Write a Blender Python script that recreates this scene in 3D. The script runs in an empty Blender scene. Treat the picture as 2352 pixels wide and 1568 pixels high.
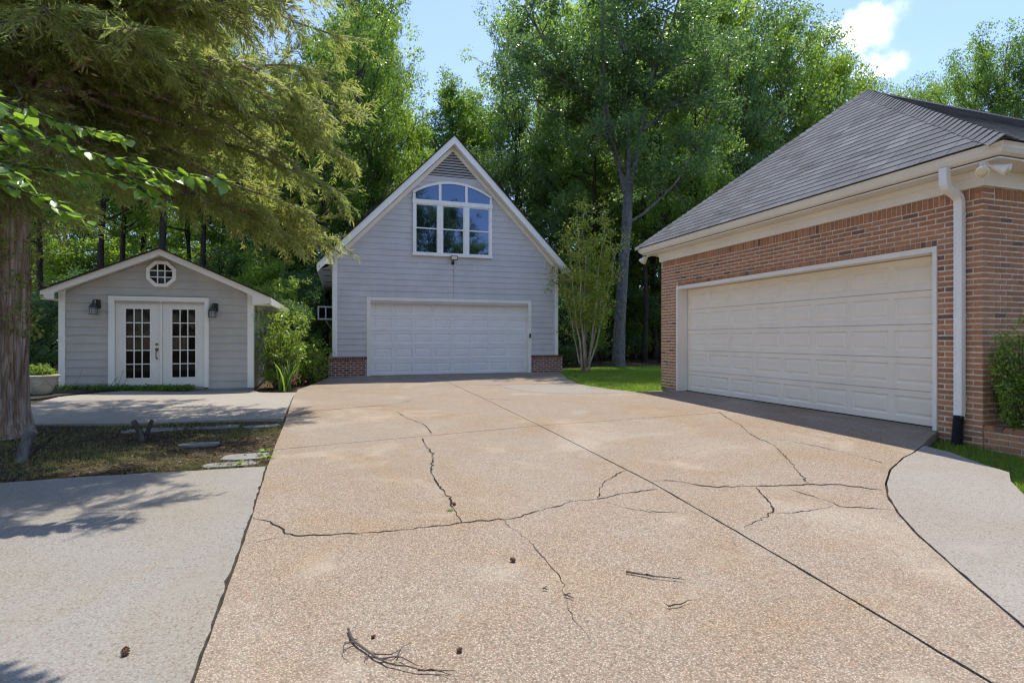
import bpy, math, random
import numpy as np
from mathutils import Vector, Matrix, geometry

R = math.radians
rnd = random.Random(7)
SC = bpy.context.scene
COL = SC.collection

# ------------------------------------------------------------------ camera, sky, sun, exposure
cam = bpy.data.cameras.new('camera'); camo = bpy.data.objects.new('camera', cam); COL.objects.link(camo)
cam.sensor_width = 36.0; cam.lens = 1232.0 / 2352.0 * 36.0; cam.shift_y = -6.0 / 2352.0
cam.clip_start = 0.05; cam.clip_end = 600.0
camo.location = (0, 0, 1.15); camo.rotation_euler = (R(90), 0, -math.atan(.3222))
SC.camera = camo

SUN_DIR = Vector((.183, .318, 1.0)).normalized()          # towards the sun
sun = bpy.data.lights.new('sun', 'SUN'); suno = bpy.data.objects.new('sun', sun); COL.objects.link(suno)
sun.energy = 3.1; sun.angle = R(.53); sun.color = (1.0, .955, .88)
suno.rotation_euler = (-SUN_DIR).to_track_quat('-Z', 'Y').to_euler(); suno.location = (4, 8, 30)

W = bpy.data.worlds.new('World'); SC.world = W; W.use_nodes = True
wn = W.node_tree.nodes; wl = W.node_tree.links
for n in list(wn): wn.remove(n)
sky = wn.new('ShaderNodeTexSky'); sky.sky_type = 'NISHITA'; sky.sun_disc = False
sky.sun_elevation = math.asin(SUN_DIR.z); sky.sun_rotation = math.atan2(SUN_DIR.x, SUN_DIR.y)
sky.air_density = 1.0; sky.dust_density = .35; sky.ozone_density = 3.2
wtc = wn.new('ShaderNodeTexCoord')
# small cumulus clouds: soft cells of noise over the whole sky, two of them over the brick garage
def wmath(op, a, b=None, c=None):
    n = wn.new('ShaderNodeMath'); n.operation = op
    for i, v in enumerate((a, b, c)):
        if v is None: continue
        if isinstance(v, (int, float)): n.inputs[i].default_value = v
        else: wl.new(v, n.inputs[i])
    return n.outputs[0]
wno = wn.new('ShaderNodeTexNoise'); wno.inputs['Scale'].default_value = 9.0; wno.inputs['Detail'].default_value = 7.0
wno.inputs['Roughness'].default_value = .62
wl.new(wtc.outputs['Generated'], wno.inputs['Vector'])
warp = wn.new('ShaderNodeVectorMath'); warp.operation = 'MULTIPLY_ADD'; wl.new(wno.outputs['Color'], warp.inputs[0]); warp.inputs[1].default_value = (.11, .11, .07); wadd = wn.new('ShaderNodeVectorMath'); wadd.operation = 'ADD'; wl.new(wtc.outputs['Generated'], wadd.inputs[0]); wadd.inputs[1].default_value = (-.055, -.055, -.035); wl.new(wadd.outputs[0], warp.inputs[2])
cloud = None
CL = [((.9174, .754, .572), .058, .030), ((.966, .738, .512), .040, .019), ((-.5, .9, 1.1), .10, .05), ((.9, -.2, .8), .12, .05),
      ((.2, -.9, .55), .10, .05), ((-.8, -.5, .7), .12, .06), ((-.9, .3, .6), .10, .05), ((1.2, .1, .5), .09, .05), ((.3, -.6, 1.2), .1, .06)]
for (d, rad, hgt) in CL:
    v = Vector(d).normalized()
    sub = wn.new('ShaderNodeVectorMath'); sub.operation = 'SUBTRACT'; wl.new(warp.outputs[0], sub.inputs[0]); sub.inputs[1].default_value = v
    sc_ = wn.new('ShaderNodeVectorMath'); sc_.operation = 'MULTIPLY'; wl.new(sub.outputs[0], sc_.inputs[0]); sc_.inputs[1].default_value = (1 / rad, 1 / rad, 1 / hgt)
    ln = wn.new('ShaderNodeVectorMath'); ln.operation = 'LENGTH'; wl.new(sc_.outputs[0], ln.inputs[0])
    f = wmath('SUBTRACT', 1.0, ln.outputs['Value'])
    cloud = f if cloud is None else wmath('MAXIMUM', cloud, f)
cl2 = wmath('ADD', wmath('MULTIPLY', cloud, .8), wmath('MULTIPLY_ADD', wno.outputs['Fac'], 3.4, -1.75))
cr_ = wn.new('ShaderNodeMapRange'); cr_.interpolation_type = 'SMOOTHSTEP'
cr_.inputs['From Min'].default_value = .05; cr_.inputs['From Max'].default_value = .95; wl.new(cl2, cr_.inputs['Value'])
gate = wn.new('ShaderNodeMapRange'); gate.inputs['From Min'].default_value = -.35; gate.inputs['From Max'].default_value = .1; wl.new(cloud, gate.inputs['Value'])
cfac = wmath('MULTIPLY', wmath('MULTIPLY', cr_.outputs[0], gate.outputs[0]), .75)
mx = wn.new('ShaderNodeMix'); mx.data_type = 'RGBA'
tn = wn.new('ShaderNodeMix'); tn.data_type = 'RGBA'; tn.blend_type = 'MULTIPLY'; tn.inputs[0].default_value = 1.0; wl.new(sky.outputs[0], tn.inputs[6]); tn.inputs[7].default_value = (1.0, .93, 1.0, 1)
wl.new(cfac, mx.inputs['Factor']); wl.new(tn.outputs[2], mx.inputs[6]); mx.inputs[7].default_value = (9.5, 9.7, 10.2, 1)
bg = wn.new('ShaderNodeBackground'); bg.inputs['Strength'].default_value = .15
wo = wn.new('ShaderNodeOutputWorld'); wl.new(mx.outputs[2], bg.inputs['Color']); wl.new(bg.outputs[0], wo.inputs['Surface'])

SC.view_settings.view_transform = 'Standard'; SC.view_settings.look = 'None'
SC.view_settings.exposure = .97; SC.view_settings.gamma = 1.0; SC.view_settings.use_curve_mapping = False
SC.cycles.use_denoising = True; SC.cycles.filter_width = 1.25; SC.cycles.use_adaptive_sampling = True; SC.cycles.adaptive_threshold = .02; SC.cycles.max_bounces = 6; SC.cycles.diffuse_bounces = 4; SC.cycles.glossy_bounces = 2; SC.cycles.transmission_bounces = 4
SC.cycles.transparent_max_bounces = 6; SC.cycles.sample_clamp_indirect = 6.0; SC.cycles.caustics_reflective = False; SC.cycles.caustics_refractive = False

# ------------------------------------------------------------------ helpers
class MB:
    def __init__(s): s.v = []; s.f = []; s.m = []
    def add(s, v, f, m=0):
        o = len(s.v); s.v.extend([tuple(p) for p in v]); s.f.extend([tuple(i + o for i in q) for q in f]); s.m.extend([m] * len(f)); return s
    def box(s, x0, x1, y0, y1, z0, z1, m=0):
        if x0 > x1: x0, x1 = x1, x0
        if y0 > y1: y0, y1 = y1, y0
        return s.add([(x0,y0,z0),(x1,y0,z0),(x1,y1,z0),(x0,y1,z0),(x0,y0,z1),(x1,y0,z1),(x1,y1,z1),(x0,y1,z1)],
              [(0,3,2,1),(4,5,6,7),(0,1,5,4),(1,2,6,5),(2,3,7,6),(3,0,4,7)], m)
    def prism(s, poly, axis, a, b, m=0):
        """poly: 2-D outline; axis 'y' -> (x,z) outline swept along y from a to b; 'x' -> (y,z); 'z' -> (x,y)"""
        n = len(poly)
        def P(p, t):
            return (p[0], t, p[1]) if axis == 'y' else ((t, p[0], p[1]) if axis == 'x' else (p[0], p[1], t))
        v = [P(p, a) for p in poly] + [P(p, b) for p in poly]
        f = [tuple(range(n)), tuple(range(2*n-1, n-1, -1))] + [(i, i+n, (i+1) % n + n, (i+1) % n) for i in range(n)]
        return s.add(v, f, m)
    def lathe(s, prof, n=16, T=None, m=0):
        v = []; f = []
        for (r, z) in prof:
            for k in range(n):
                a = 2*math.pi*k/n; v.append(Vector((r*math.cos(a), r*math.sin(a), z)))
        for i in range(len(prof)-1):
            for k in range(n):
                f.append((i*n+k, i*n+(k+1) % n, (i+1)*n+(k+1) % n, (i+1)*n+k))
        f.append(tuple(range(n-1, -1, -1))); f.append(tuple(range((len(prof)-1)*n, len(prof)*n)))
        if T is not None: v = [T @ p for p in v]
        return s.add(v, f, m)
    def tube(s, pts, rad, n=6, m=0):
        pts = [Vector(p) for p in pts]; N = len(pts)
        if not hasattr(rad, '__len__'): rad = [rad]*N
        v = []; f = []; ref = None
        for i, p in enumerate(pts):
            t = (pts[min(i+1, N-1)] - pts[max(i-1, 0)])
            t = t.normalized() if t.length > 1e-9 else Vector((0, 0, 1))
            if ref is None: ref = t.orthogonal().normalized()
            ref = (ref - t*ref.dot(t)); ref = ref.normalized() if ref.length > 1e-6 else t.orthogonal().normalized()
            b = t.cross(ref)
            for k in range(n):
                a = 2*math.pi*k/n; v.append(p + (ref*math.cos(a) + b*math.sin(a))*rad[i])
        for i in range(N-1):
            for k in range(n): f.append((i*n+k, i*n+(k+1) % n, (i+1)*n+(k+1) % n, (i+1)*n+k))
        f.append(tuple(range(n-1, -1, -1))); f.append(tuple(range((N-1)*n, N*n)))
        return s.add(v, f, m)

ORG = {}
def link(name, me, parent=None):
    o = bpy.data.objects.new(name, me); COL.objects.link(o)
    if parent is not None: o.parent = parent
    return o
def obj(name, mb, mat, parent=None, smooth=False, org=None):
    """one mesh object; vertices are given in world metres and stored relative to the thing's base"""
    o0 = ORG[parent.name] if parent is not None else (Vector(org) if org is not None else Vector((0, 0, 0)))
    me = bpy.data.meshes.new(name)
    me.from_pydata([(p[0]-o0.x, p[1]-o0.y, p[2]-o0.z) for p in mb.v], [], mb.f)
    for q in (mat if isinstance(mat, (list, tuple)) else [mat]): me.materials.append(q)
    if isinstance(mat, (list, tuple)): me.polygons.foreach_set('material_index', mb.m)
    if smooth: me.polygons.foreach_set('use_smooth', [True]*len(me.polygons))
    me.update()
    o = link(name, me, parent); ORG[o.name] = o0
    if parent is None: o.location = o0
    return o
def thing(name, label, cat, loc, group=None):
    o = bpy.data.objects.new(name, None); COL.objects.link(o); o.location = loc; ORG[o.name] = Vector(loc)
    o.empty_display_size = .2
    return tag(o, label, cat, group)
def tag(o, label=None, cat=None, group=None, kind=None):
    if label: o['label'] = label
    if cat: o['category'] = cat
    if group: o['group'] = group
    if kind: o['kind'] = kind
    return o
def piece(name, me, parent, loc, scale=(1, 1, 1), rz=0, rx=0, ry=0):
    """a part that shares mesh data; loc in world metres"""
    o = link(name, me, parent); o.location = Vector(loc) - ORG[parent.name]; o.scale = scale; o.rotation_euler = (rx, ry, rz); ORG[o.name] = ORG[parent.name]
    return o
def copy_tree(o, parent=None):
    c = o.copy(); COL.objects.link(c); c.parent = parent
    for ch in o.children: copy_tree(ch, c)
    return c
def np_mesh(name, V, F, mat, smooth=False):
    """V (n,3) float array, F (m,k) int array of equal-sized faces"""
    me = bpy.data.meshes.new(name); V = np.ascontiguousarray(V, dtype=np.float32); F = np.ascontiguousarray(F, dtype=np.int32)
    k = F.shape[1]
    me.vertices.add(len(V)); me.vertices.foreach_set('co', V.ravel())
    me.loops.add(F.size); me.loops.foreach_set('vertex_index', F.ravel())
    me.polygons.add(len(F)); me.polygons.foreach_set('loop_start', np.arange(0, F.size, k, dtype=np.int32))
    if smooth: me.polygons.foreach_set('use_smooth', np.ones(len(F), dtype=bool))
    me.materials.append(mat); me.update(calc_edges=True); me.validate()
    return me

# ------------------------------------------------------------------ materials
class NT:
    def __init__(s, name):
        s.m = bpy.data.materials.new(name); s.m.use_nodes = True; s.t = s.m.node_tree; s.n = s.t.nodes
        s.b = s.n['Principled BSDF']; s.out = s.n['Material Output']
        s.co = None
    def add(s, ty, props=None, **inp):
        n = s.n.new('ShaderNode' + ty)
        for k, v in (props or {}).items(): setattr(n, k, v)
        for k, v in inp.items():
            k = int(k[1:]) if k[0] == '_' else k.replace('_', ' ')
            s.set(n.inputs[k], v)
        return n
    def set(s, sock, v):
        if isinstance(v, bpy.types.NodeSocket): s.t.links.new(v, sock)
        elif isinstance(v, (tuple, list)) and len(v) == 3 and sock.type == 'RGBA': sock.default_value = (*v, 1)
        else: sock.default_value = v
    def coord(s, kind='Object', scale=None):
        if s.co is None: s.co = s.add('TexCoord')
        c = s.co.outputs[kind]
        if scale is not None: c = s.add('Mapping', Vector=c, Scale=scale).outputs[0]
        return c
    def noise(s, scale, detail=4, rough=.55, vec=None, dist=0.0):
        return s.add('TexNoise', Vector=vec or s.coord(), Scale=scale, Detail=detail, Roughness=rough, Distortion=dist).outputs['Fac']
    def ramp(s, fac, stops, interp='LINEAR'):
        n = s.add('ValToRGB', Fac=fac); e = n.color_ramp; e.interpolation = interp
        while len(e.elements) < len(stops): e.elements.new(.5)
        for el, (p, c) in zip(e.elements, stops): el.position = p; el.color = (*c, 1)
        return n.outputs['Color']
    def mix(s, fac, a, b, mode='MIX'):
        n = s.add('Mix', {'data_type': 'RGBA', 'blend_type': mode}); s.set(n.inputs[0], fac); s.set(n.inputs[6], a); s.set(n.inputs[7], b); return n.outputs[2]
    def math(s, op, a, b=0.0):
        n = s.add('Math', {'operation': op}); s.set(n.inputs[0], a); s.set(n.inputs[1], b); return n.outputs[0]
    def mr(s, v, a, b, c=0.0, d=1.0):
        return s.add('MapRange', {'interpolation_type': 'SMOOTHSTEP'}, Value=v, From_Min=a, From_Max=b, To_Min=c, To_Max=d).outputs[0]
    def bump(s, hgt, strength=.3, dist=.01):
        s.set(s.b.inputs['Normal'], s.add('Bump', Height=hgt, Strength=strength, Distance=dist).outputs[0])
    def fin(s, col=None, rough=.6, spec=.3, metal=0.0):
        if col is not None: s.set(s.b.inputs['Base Color'], col)
        s.set(s.b.inputs['Roughness'], rough); s.set(s.b.inputs['Specular IOR Level'], spec); s.set(s.b.inputs['Metallic'], metal)
        return s.m

def m_paint(name, col, var=.06, rough=.55, dirt=.08, bump=.02):
    t = NT(name); n = t.noise(1.3, 5, .6); n2 = t.noise(35, 3)
    c = t.mix(t.mr(n, .3, .75), tuple(x*(1-var) for x in col), tuple(min(1, x*(1+var*.5)) for x in col))
    st = t.noise(1.0, 5, .65, vec=t.coord('Object', (5, 5, .7)))
    c = t.mix(t.math('MULTIPLY', t.mr(st, .52, .78), dirt), c, (col[0]*.55, col[1]*.52, col[2]*.45))
    t.bump(n2, bump*6, .002)
    return t.fin(c, rough, .35)
M = {}
M['white'] = m_paint('white_paint', (.86, .84, .79), dirt=.12)
M['cream'] = m_paint('cream_paint', (.82, .77, .68), dirt=.10)
M['door_white'] = m_paint('white_door_paint', (.80, .78, .74), dirt=.08, rough=.42)
M['door_cream'] = m_paint('almond_door_paint', (.85, .755, .62), dirt=.14, rough=.42)
M['siding'] = m_paint('grey_siding_paint', (.56, .545, .535), dirt=.16, var=.09)
M['shed_siding'] = m_paint('warm_grey_siding_paint', (.48, .46, .43), dirt=.2, var=.10)
M['vent'] = m_paint('taupe_vent_paint', (.40, .385, .36), dirt=.2)
M['found'] = m_paint('foundation_concrete', (.30, .29, .27), var=.2, rough=.9, dirt=.4)
M['bronze'] = m_paint('dark_bronze_metal', (.05, .045, .04), rough=.4, var=.2)
M['black'] = m_paint('black_plastic', (.02, .02, .022), rough=.5)
M['brass'] = NT('aged_brass').fin((.16, .11, .06), .35, .5, .9)
M['dark'] = NT('dark_interior').fin((.012, .012, .012), .9, .1)
M['gap'] = NT('dark_gap').fin((.03, .027, .024), .95, .05)
M['lens'] = NT('lamp_lens').fin((.72, .64, .42), .25, .5)
M['lampglass'] = NT('lamp_glass').fin((.42, .42, .40), .12, .6)

def m_glass(name, base, ior, ripple=.02, tint=(1, 1, 1)):
    t = NT(name); t.bump(t.noise(2.2, 2), ripple, .01)
    m = t.fin(base, .02, .5); t.b.inputs['IOR'].default_value = ior; t.b.inputs['Specular Tint'].default_value = (*tint, 1); return m
M['glass'] = m_glass('window_glass', (.006, .008, .012), 2.5, tint=(.52, .68, 1.0))
M['glass_warm'] = m_glass('door_glass', (.014, .010, .008), 1.25)

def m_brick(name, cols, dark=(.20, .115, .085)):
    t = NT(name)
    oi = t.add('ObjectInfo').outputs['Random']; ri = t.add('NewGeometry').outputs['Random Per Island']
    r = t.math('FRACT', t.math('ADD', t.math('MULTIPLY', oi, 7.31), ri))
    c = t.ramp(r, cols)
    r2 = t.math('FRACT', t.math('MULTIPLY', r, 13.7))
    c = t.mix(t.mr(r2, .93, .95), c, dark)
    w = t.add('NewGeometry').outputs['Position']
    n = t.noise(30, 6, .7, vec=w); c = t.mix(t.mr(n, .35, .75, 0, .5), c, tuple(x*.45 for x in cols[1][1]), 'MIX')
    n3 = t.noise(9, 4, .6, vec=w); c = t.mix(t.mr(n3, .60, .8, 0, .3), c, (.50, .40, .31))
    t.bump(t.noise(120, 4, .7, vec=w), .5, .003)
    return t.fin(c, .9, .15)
M['brick'] = m_brick('red_brick', [(0, (.40, .185, .095)), (.35, (.53, .25, .13)), (.7, (.46, .21, .11)), (1, (.35, .175, .105))])
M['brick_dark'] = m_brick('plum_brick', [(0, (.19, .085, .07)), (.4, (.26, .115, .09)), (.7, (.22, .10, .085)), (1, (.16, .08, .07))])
t = NT('mortar'); w_ = t.add('NewGeometry').outputs['Position']
c = t.mix(t.mr(t.noise(14, 5, .6, vec=w_), .3, .7), (.55, .48, .37), (.72, .65, .53)); t.bump(t.noise(160, 3, .6, vec=w_), .6, .004)
M['mortar'] = t.fin(c, .95, .1)

t = NT('shingle')
r = t.math('FRACT', t.math('ADD', t.math('MULTIPLY', t.add('ObjectInfo').outputs['Random'], 5.3), t.add('NewGeometry').outputs['Random Per Island']))
w_ = t.add('NewGeometry').outputs['Position']
c = t.ramp(r, [(0, (.052, .055, .062)), (.4, (.104, .108, .116)), (.7, (.076, .079, .087)), (1, (.148, .152, .158))])
c = t.mix(t.mr(t.noise(1.1, 5, .6, vec=w_), .35, .7, 0, .45), c, (.165, .168, .175))
c = t.mix(t.mr(t.noise(260, 2, .6, vec=w_), .45, .75, 0, .6), c, (.24, .23, .23)); t.bump(t.noise(300, 2, .6, vec=w_), .6, .003)
M['shingle'] = t.fin(c, .92, .2)
t = NT('dark_shingle'); w_ = t.add('NewGeometry').outputs['Position']
M['roofdark'] = t.fin(t.mix(t.noise(30, 4, .6, vec=w_), (.02, .016, .014), (.06, .05, .045)), .95, .1)

def m_aggregate(name, mortar, peb, peb2, stain, agg=1.0, scale=75, stain2=None, k=.6, pore=.75, bmp=.55):
    """exposed-aggregate concrete: pebbles of several colours in a cement matrix, with weathering"""
    sc3 = lambda c: tuple(x*k for x in c)
    mortar = sc3(mortar); peb = [(p_, sc3(c)) for p_, c in peb]; peb2 = [(p_, sc3(c)) for p_, c in peb2]
    if stain2: stain2 = sc3(stain2)
    t = NT(name); co = t.coord()
    big = t.noise(.55, 6, .62); mid = t.noise(2.7, 5, .6)
    v1 = t.add('TexVoronoi', {'feature': 'F1'}, Vector=co, Scale=scale, Randomness=1.0)
    edge = t.mr(v1.outputs['Distance'], .18, .62)
    pc = t.ramp(t.add('SeparateColor', Color=v1.outputs['Color']).outputs[0], peb, 'LINEAR')
    v2 = t.add('TexVoronoi', {'feature': 'F1'}, Vector=co, Scale=scale*.55, Randomness=1.0)
    pc2 = t.ramp(t.add('SeparateColor', Color=v2.outputs['Color']).outputs[1], peb2, 'LINEAR')
    pc = t.mix(t.mr(v2.outputs['Distance'], .50, .30), pc, pc2)
    mort = t.mix(t.mr(mid, .3, .7), mortar, tuple(x*.78 for x in mortar))
    c = t.mix(t.math('MULTIPLY', t.mr(v1.outputs['Distance'], .22, .55), pore), pc, tuple(x*.30 for x in mortar))
    c = t.mix(t.mr(t.noise(38, 3, .7), .50, .72, 0, pore*.6), c, tuple(x*.38 for x in mortar))
    bare = t.mr(t.noise(1.25, 6, .65, vec=t.coord('Object', (1, 1, 1)), dist=.6), .54, .72)
    c = t.mix(t.math('MULTIPLY', bare, 1.0 - .45*agg), c, mort)
    c = t.mix(t.mr(big, .40, .66, 0, .55), c, stain, 'MULTIPLY')
    if stain2 is not None: c = t.mix(t.mr(t.noise(.7, 6, .65, dist=1.0), .40, .66, 0, .50), c, tuple(x/max(stain2) for x in stain2), 'MULTIPLY')
    c = t.mix(t.mr(t.noise(.37, 6, .7, dist=.6), .50, .68, 0, .30), c, tuple(x*1.1 for x in mortar))
    c = t.mix(t.mr(t.noise(5.0, 6, .7), .63, .76, 0, .3), c, tuple(x*.6 for x in mortar))
    hgt = t.math('ADD', t.math('MULTIPLY', v1.outputs['Distance'], -.8), t.math('MULTIPLY', t.noise(260, 2), .25))
    t.bump(hgt, bmp, .006)
    return t.fin(c, .93, .15)
M['agg'] = m_aggregate('tan_aggregate', (.585, .515, .395),
    [(0, (.70, .61, .48)), (.25, (.55, .41, .29)), (.45, (.70, .62, .50)), (.6, (.44, .28, .205)), (.8, (.62, .50, .37)), (1, (.22, .16, .125))],
    [(0, (.66, .55, .41)), (.3, (.70, .62, .51)), (.55, (.46, .29, .215)), (.8, (.62, .49, .35)), (1, (.22, .16, .125))], (.94, .86, .76), 1.0, 118, (.60, .50, .385), k=.72, pore=.66)
M['agg_grey'] = m_aggregate('grey_aggregate', (.50, .465, .395),
    [(0, (.53, .50, .435)), (.3, (.47, .435, .37)), (.6, (.57, .53, .46)), (.85, (.46, .40, .33)), (1, (.34, .27, .21))],
    [(0, (.52, .49, .425)), (.5, (.56, .52, .45)), (.82, (.48, .44, .38)), (1, (.42, .28, .19))], (.90, .89, .85), .15, 115, (.47, .43, .36), k=.565, pore=.28, bmp=.18)
M['concrete'] = m_aggregate('plain_concrete', (.57, .505, .41),
    [(0, (.60, .54, .45)), (.5, (.54, .48, .40)), (1, (.44, .39, .33))], [(0, (.60, .54, .45)), (.5, (.56, .50, .42)), (1, (.46, .41, .35))], (.9, .86, .80), .2, 120, k=.62, pore=.18, bmp=.2)
M['walk'] = m_aggregate('walk_concrete', (.56, .50, .425),
    [(0, (.62, .555, .47)), (.4, (.54, .475, .395)), (.7, (.64, .575, .49)), (1, (.36, .29, .23))], [(0, (.58, .52, .44)), (.5, (.62, .555, .47)), (1, (.42, .36, .29))], (.92, .88, .83), .5, 110, k=.555, pore=.30, bmp=.22)
t = NT('stepping_stone'); M['stone'] = t.fin(t.mix(t.noise(6, 6, .65), (.15, .145, .13), (.28, .27, .245)), .9, .15)

t = NT('forest_soil'); w_ = t.coord()
c = t.mix(t.mr(t.noise(.8, 6, .6), .35, .65), (.065, .055, .034), (.11, .080, .050))
c = t.mix(t.mr(t.noise(9, 6, .7), .5, .7), c, (.13, .092, .055)); c = t.mix(t.mr(t.noise(2.3, 6, .65), .52, .70, 0, .75), c, (.050, .060, .018))
t.bump(t.noise(22, 6, .7), 1.0, .05); M['soil'] = t.fin(c, .98, .05)
t = NT('lawn_turf'); c = t.mix(t.noise(3, 6, .65), (.09, .15, .03), (.15, .22, .045)); t.bump(t.noise(60, 4, .7), 1.0, .03); M['turf'] = t.fin(c, .95, .05)

def m_bark(name, a, b, c3, sc=(9, 9, 1.3), bump=1.0):
    t = NT(name); v = t.coord('Object', sc); n = t.noise(2.0, 7, .7, vec=v, dist=.3)
    c = t.mix(t.mr(n, .35, .65), a, b); c = t.mix(t.mr(t.noise(1.4, 5, .6), .5, .75, 0, .6), c, c3)
    t.bump(n, bump, .03); return t.fin(c, .95, .1)
M['bark'] = m_bark('grey_brown_bark', (.060, .050, .040), (.15, .13, .105), (.10, .105, .075))
M['bark_dark'] = m_bark('dark_bark', (.030, .025, .020), (.085, .070, .055), (.05, .05, .035))
M['bark_pale'] = m_bark('pale_bark', (.085, .082, .08), (.22, .21, .20), (.12, .13, .10), (7, 7, 3.5))
M['bark_cedar'] = m_bark('shaggy_cedar_bark', (.19, .13, .095), (.50, .41, .33), (.34, .22, .14), (16, 16, .9), 1.3)
M['bark_myrtle'] = m_bark('smooth_tan_bark', (.30, .23, .16), (.46, .38, .29), (.36, .26, .17), (4, 4, 1.5), .4)
M['vine'] = m_bark('vine_stem', (.18, .11, .07), (.32, .22, .15), (.24, .14, .09), (20, 20, 3), .6)
M['twig'] = m_bark('dry_twig', (.045, .035, .03), (.13, .10, .085), (.16, .14, .12), (40, 40, 40), .4)

def m_leaf(name, cols, trans, tw=.42, gloss=.30, rough=.38, patch=None):
    """leaf: per-leaf colour, some light through the blade, a waxy glint"""
    t = NT(name); g_ = 1.0 if 'litter' in name or 'petal' in name else (2.8 if 'cedar' in name else 1.95)
    cols = [(p_, tuple(x*g_ for x in c_)) for p_, c_ in cols]; trans = tuple(min(.85, x*g_) for x in trans)
    if patch: patch = tuple(x*g_ for x in patch)
    r = t.add('NewGeometry').outputs['Random Per Island']
    r = t.math('FRACT', t.math('ADD', r, t.math('MULTIPLY', t.add('ObjectInfo').outputs['Random'], 3.7)))
    c = t.ramp(r, cols)
    if patch:
        w = t.add('NewGeometry').outputs['Position']
        c = t.mix(t.mr(t.noise(.9, 4, .6, vec=w), .5, .68, 0, .7), c, patch)
    oi = t.add('ObjectInfo').outputs['Random']
    c = t.mix(t.math('MULTIPLY', t.math('FRACT', t.math('MULTIPLY', oi, 11.3)), .22), c, tuple(x*.55 for x in cols[0][1]))
    tc = t.mix(.55, c, trans)
    tr = t.add('BsdfTranslucent', Color=tc)
    ms = t.add('MixShader'); ms.inputs[0].default_value = tw
    t.set(t.b.inputs['Base Color'], c); t.b.inputs['Roughness'].default_value = rough; t.b.inputs['Specular IOR Level'].default_value = gloss
    t.t.links.new(t.b.outputs[0], ms.inputs[1]); t.t.links.new(tr.outputs[0], ms.inputs[2]); t.t.links.new(ms.outputs[0], t.out.inputs['Surface'])
    return t.m
M['leaf'] = m_leaf('broad_leaf', [(0, (.045, .085, .018)), (.4, (.065, .12, .024)), (.75, (.085, .145, .03)), (1, (.115, .17, .035))], (.22, .34, .03), .48, .35, .40)
M['leaf_bright'] = m_leaf('bright_leaf', [(0, (.07, .12, .02)), (.4, (.10, .165, .026)), (.8, (.135, .19, .03)), (1, (.18, .21, .035))], (.28, .40, .03), .52, .4, .38)
M['leaf_blue'] = m_leaf('blue_green_leaf', [(0, (.035, .07, .026)), (.4, (.05, .095, .034)), (.8, (.07, .12, .04)), (1, (.10, .15, .05))], (.16, .27, .05), .42, .4, .40)
M['leaf_myrtle'] = m_leaf('myrtle_leaf', [(0, (.075, .12, .02)), (.4, (.115, .165, .025)), (.75, (.19, .22, .03)), (1, (.28, .22, .04))], (.40, .46, .03), .55, .5)
M['leaf_big'] = m_leaf('large_leaf', [(0, (.05, .10, .025)), (.4, (.075, .14, .03)), (.8, (.10, .17, .03)), (1, (.13, .19, .03))], (.26, .40, .02), .45, 1.0, .30)
M['leaf_shrub'] = m_leaf('shrub_leaf', [(0, (.05, .10, .018)), (.4, (.09, .15, .025)), (.8, (.14, .19, .03)), (1, (.19, .21, .035))], (.30, .40, .03), .42, .5)
M['cedar'] = m_leaf('cedar_scale_leaf', [(0, (.050, .074, .024)), (.35, (.072, .096, .030)), (.65, (.095, .110, .036)), (.88, (.135, .122, .045)), (1, (.17, .12, .06))], (.235, .265, .05), .54, .3, .5, (.10, .090, .036))
M['grass'] = m_leaf('grass_blade', [(0, (.07, .12, .018)), (.4, (.10, .17, .025)), (.8, (.14, .20, .03)), (1, (.20, .21, .05))], (.28, .38, .03), .40, .25, .5)
M['drygrass'] = m_leaf('sparse_grass_blade', [(0, (.05, .07, .02)), (.4, (.08, .10, .028)), (.7, (.12, .11, .04)), (1, (.17, .13, .07))], (.22, .24, .05), .3, .2, .6)
M['litter'] = m_leaf('dead_leaf_litter', [(0, (.06, .04, .024)), (.4, (.12, .078, .045)), (.75, (.19, .125, .075)), (1, (.27, .21, .14))], (.25, .15, .07), .2, .15, .7)
M['flower'] = m_leaf('pink_petal', [(0, (.45, .05, .12)), (1, (.60, .10, .22))], (.7, .15, .3), .3, .2)
t = NT('cast_planter'); c = t.mix(t.mr(t.noise(5, 6, .65), .35, .7), (.36, .33, .27), (.56, .53, .46)); c = t.mix(t.mr(t.noise(9, 6, .7), .58, .72, 0, .6), c, (.17, .16, .12)); t.bump(t.noise(50, 4), .4, .004); M['planter'] = t.fin(c, .8, .25)
t = NT('pine_cone'); M['cone'] = t.fin(t.mix(t.noise(90, 3), (.07, .032, .018), (.20, .11, .06)), .8, .2)

# ------------------------------------------------------------------ ground shape
def ss(a, b, x):
    t = min(1, max(0, (x-a)/(b-a))); return t*t*(3-2*t)
def h(x, y):
    z = -.017*(10.2-max(y, -12)) if y < 10.2 else .0097*(min(y, 16.45)-10.2)
    w = ss(5.9, 7.0, x)*ss(3.2, 4.7, y)*(1-ss(10.3, 12, y))
    z *= 1-w
    return z - .15*math.exp(-((x+2.4)/1.8)**2/2-((y-14.4)/1.5)**2/2)
def hg(x, y):
    z = h(x, y) - .035
    z -= .09*ss(5.0, 6.3, x)*ss(5.6, 4.8, y)*ss(-3, 1.5, y)
    far = max(0, math.hypot(x-2, y-8)-16)
    return z + .5*ss(0, 30, far)*math.sin(x*.11+1.3)*math.cos(y*.09) + .012*math.sin(x*2.3+y*1.1)*math.sin(y*1.9-x*.7)

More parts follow.
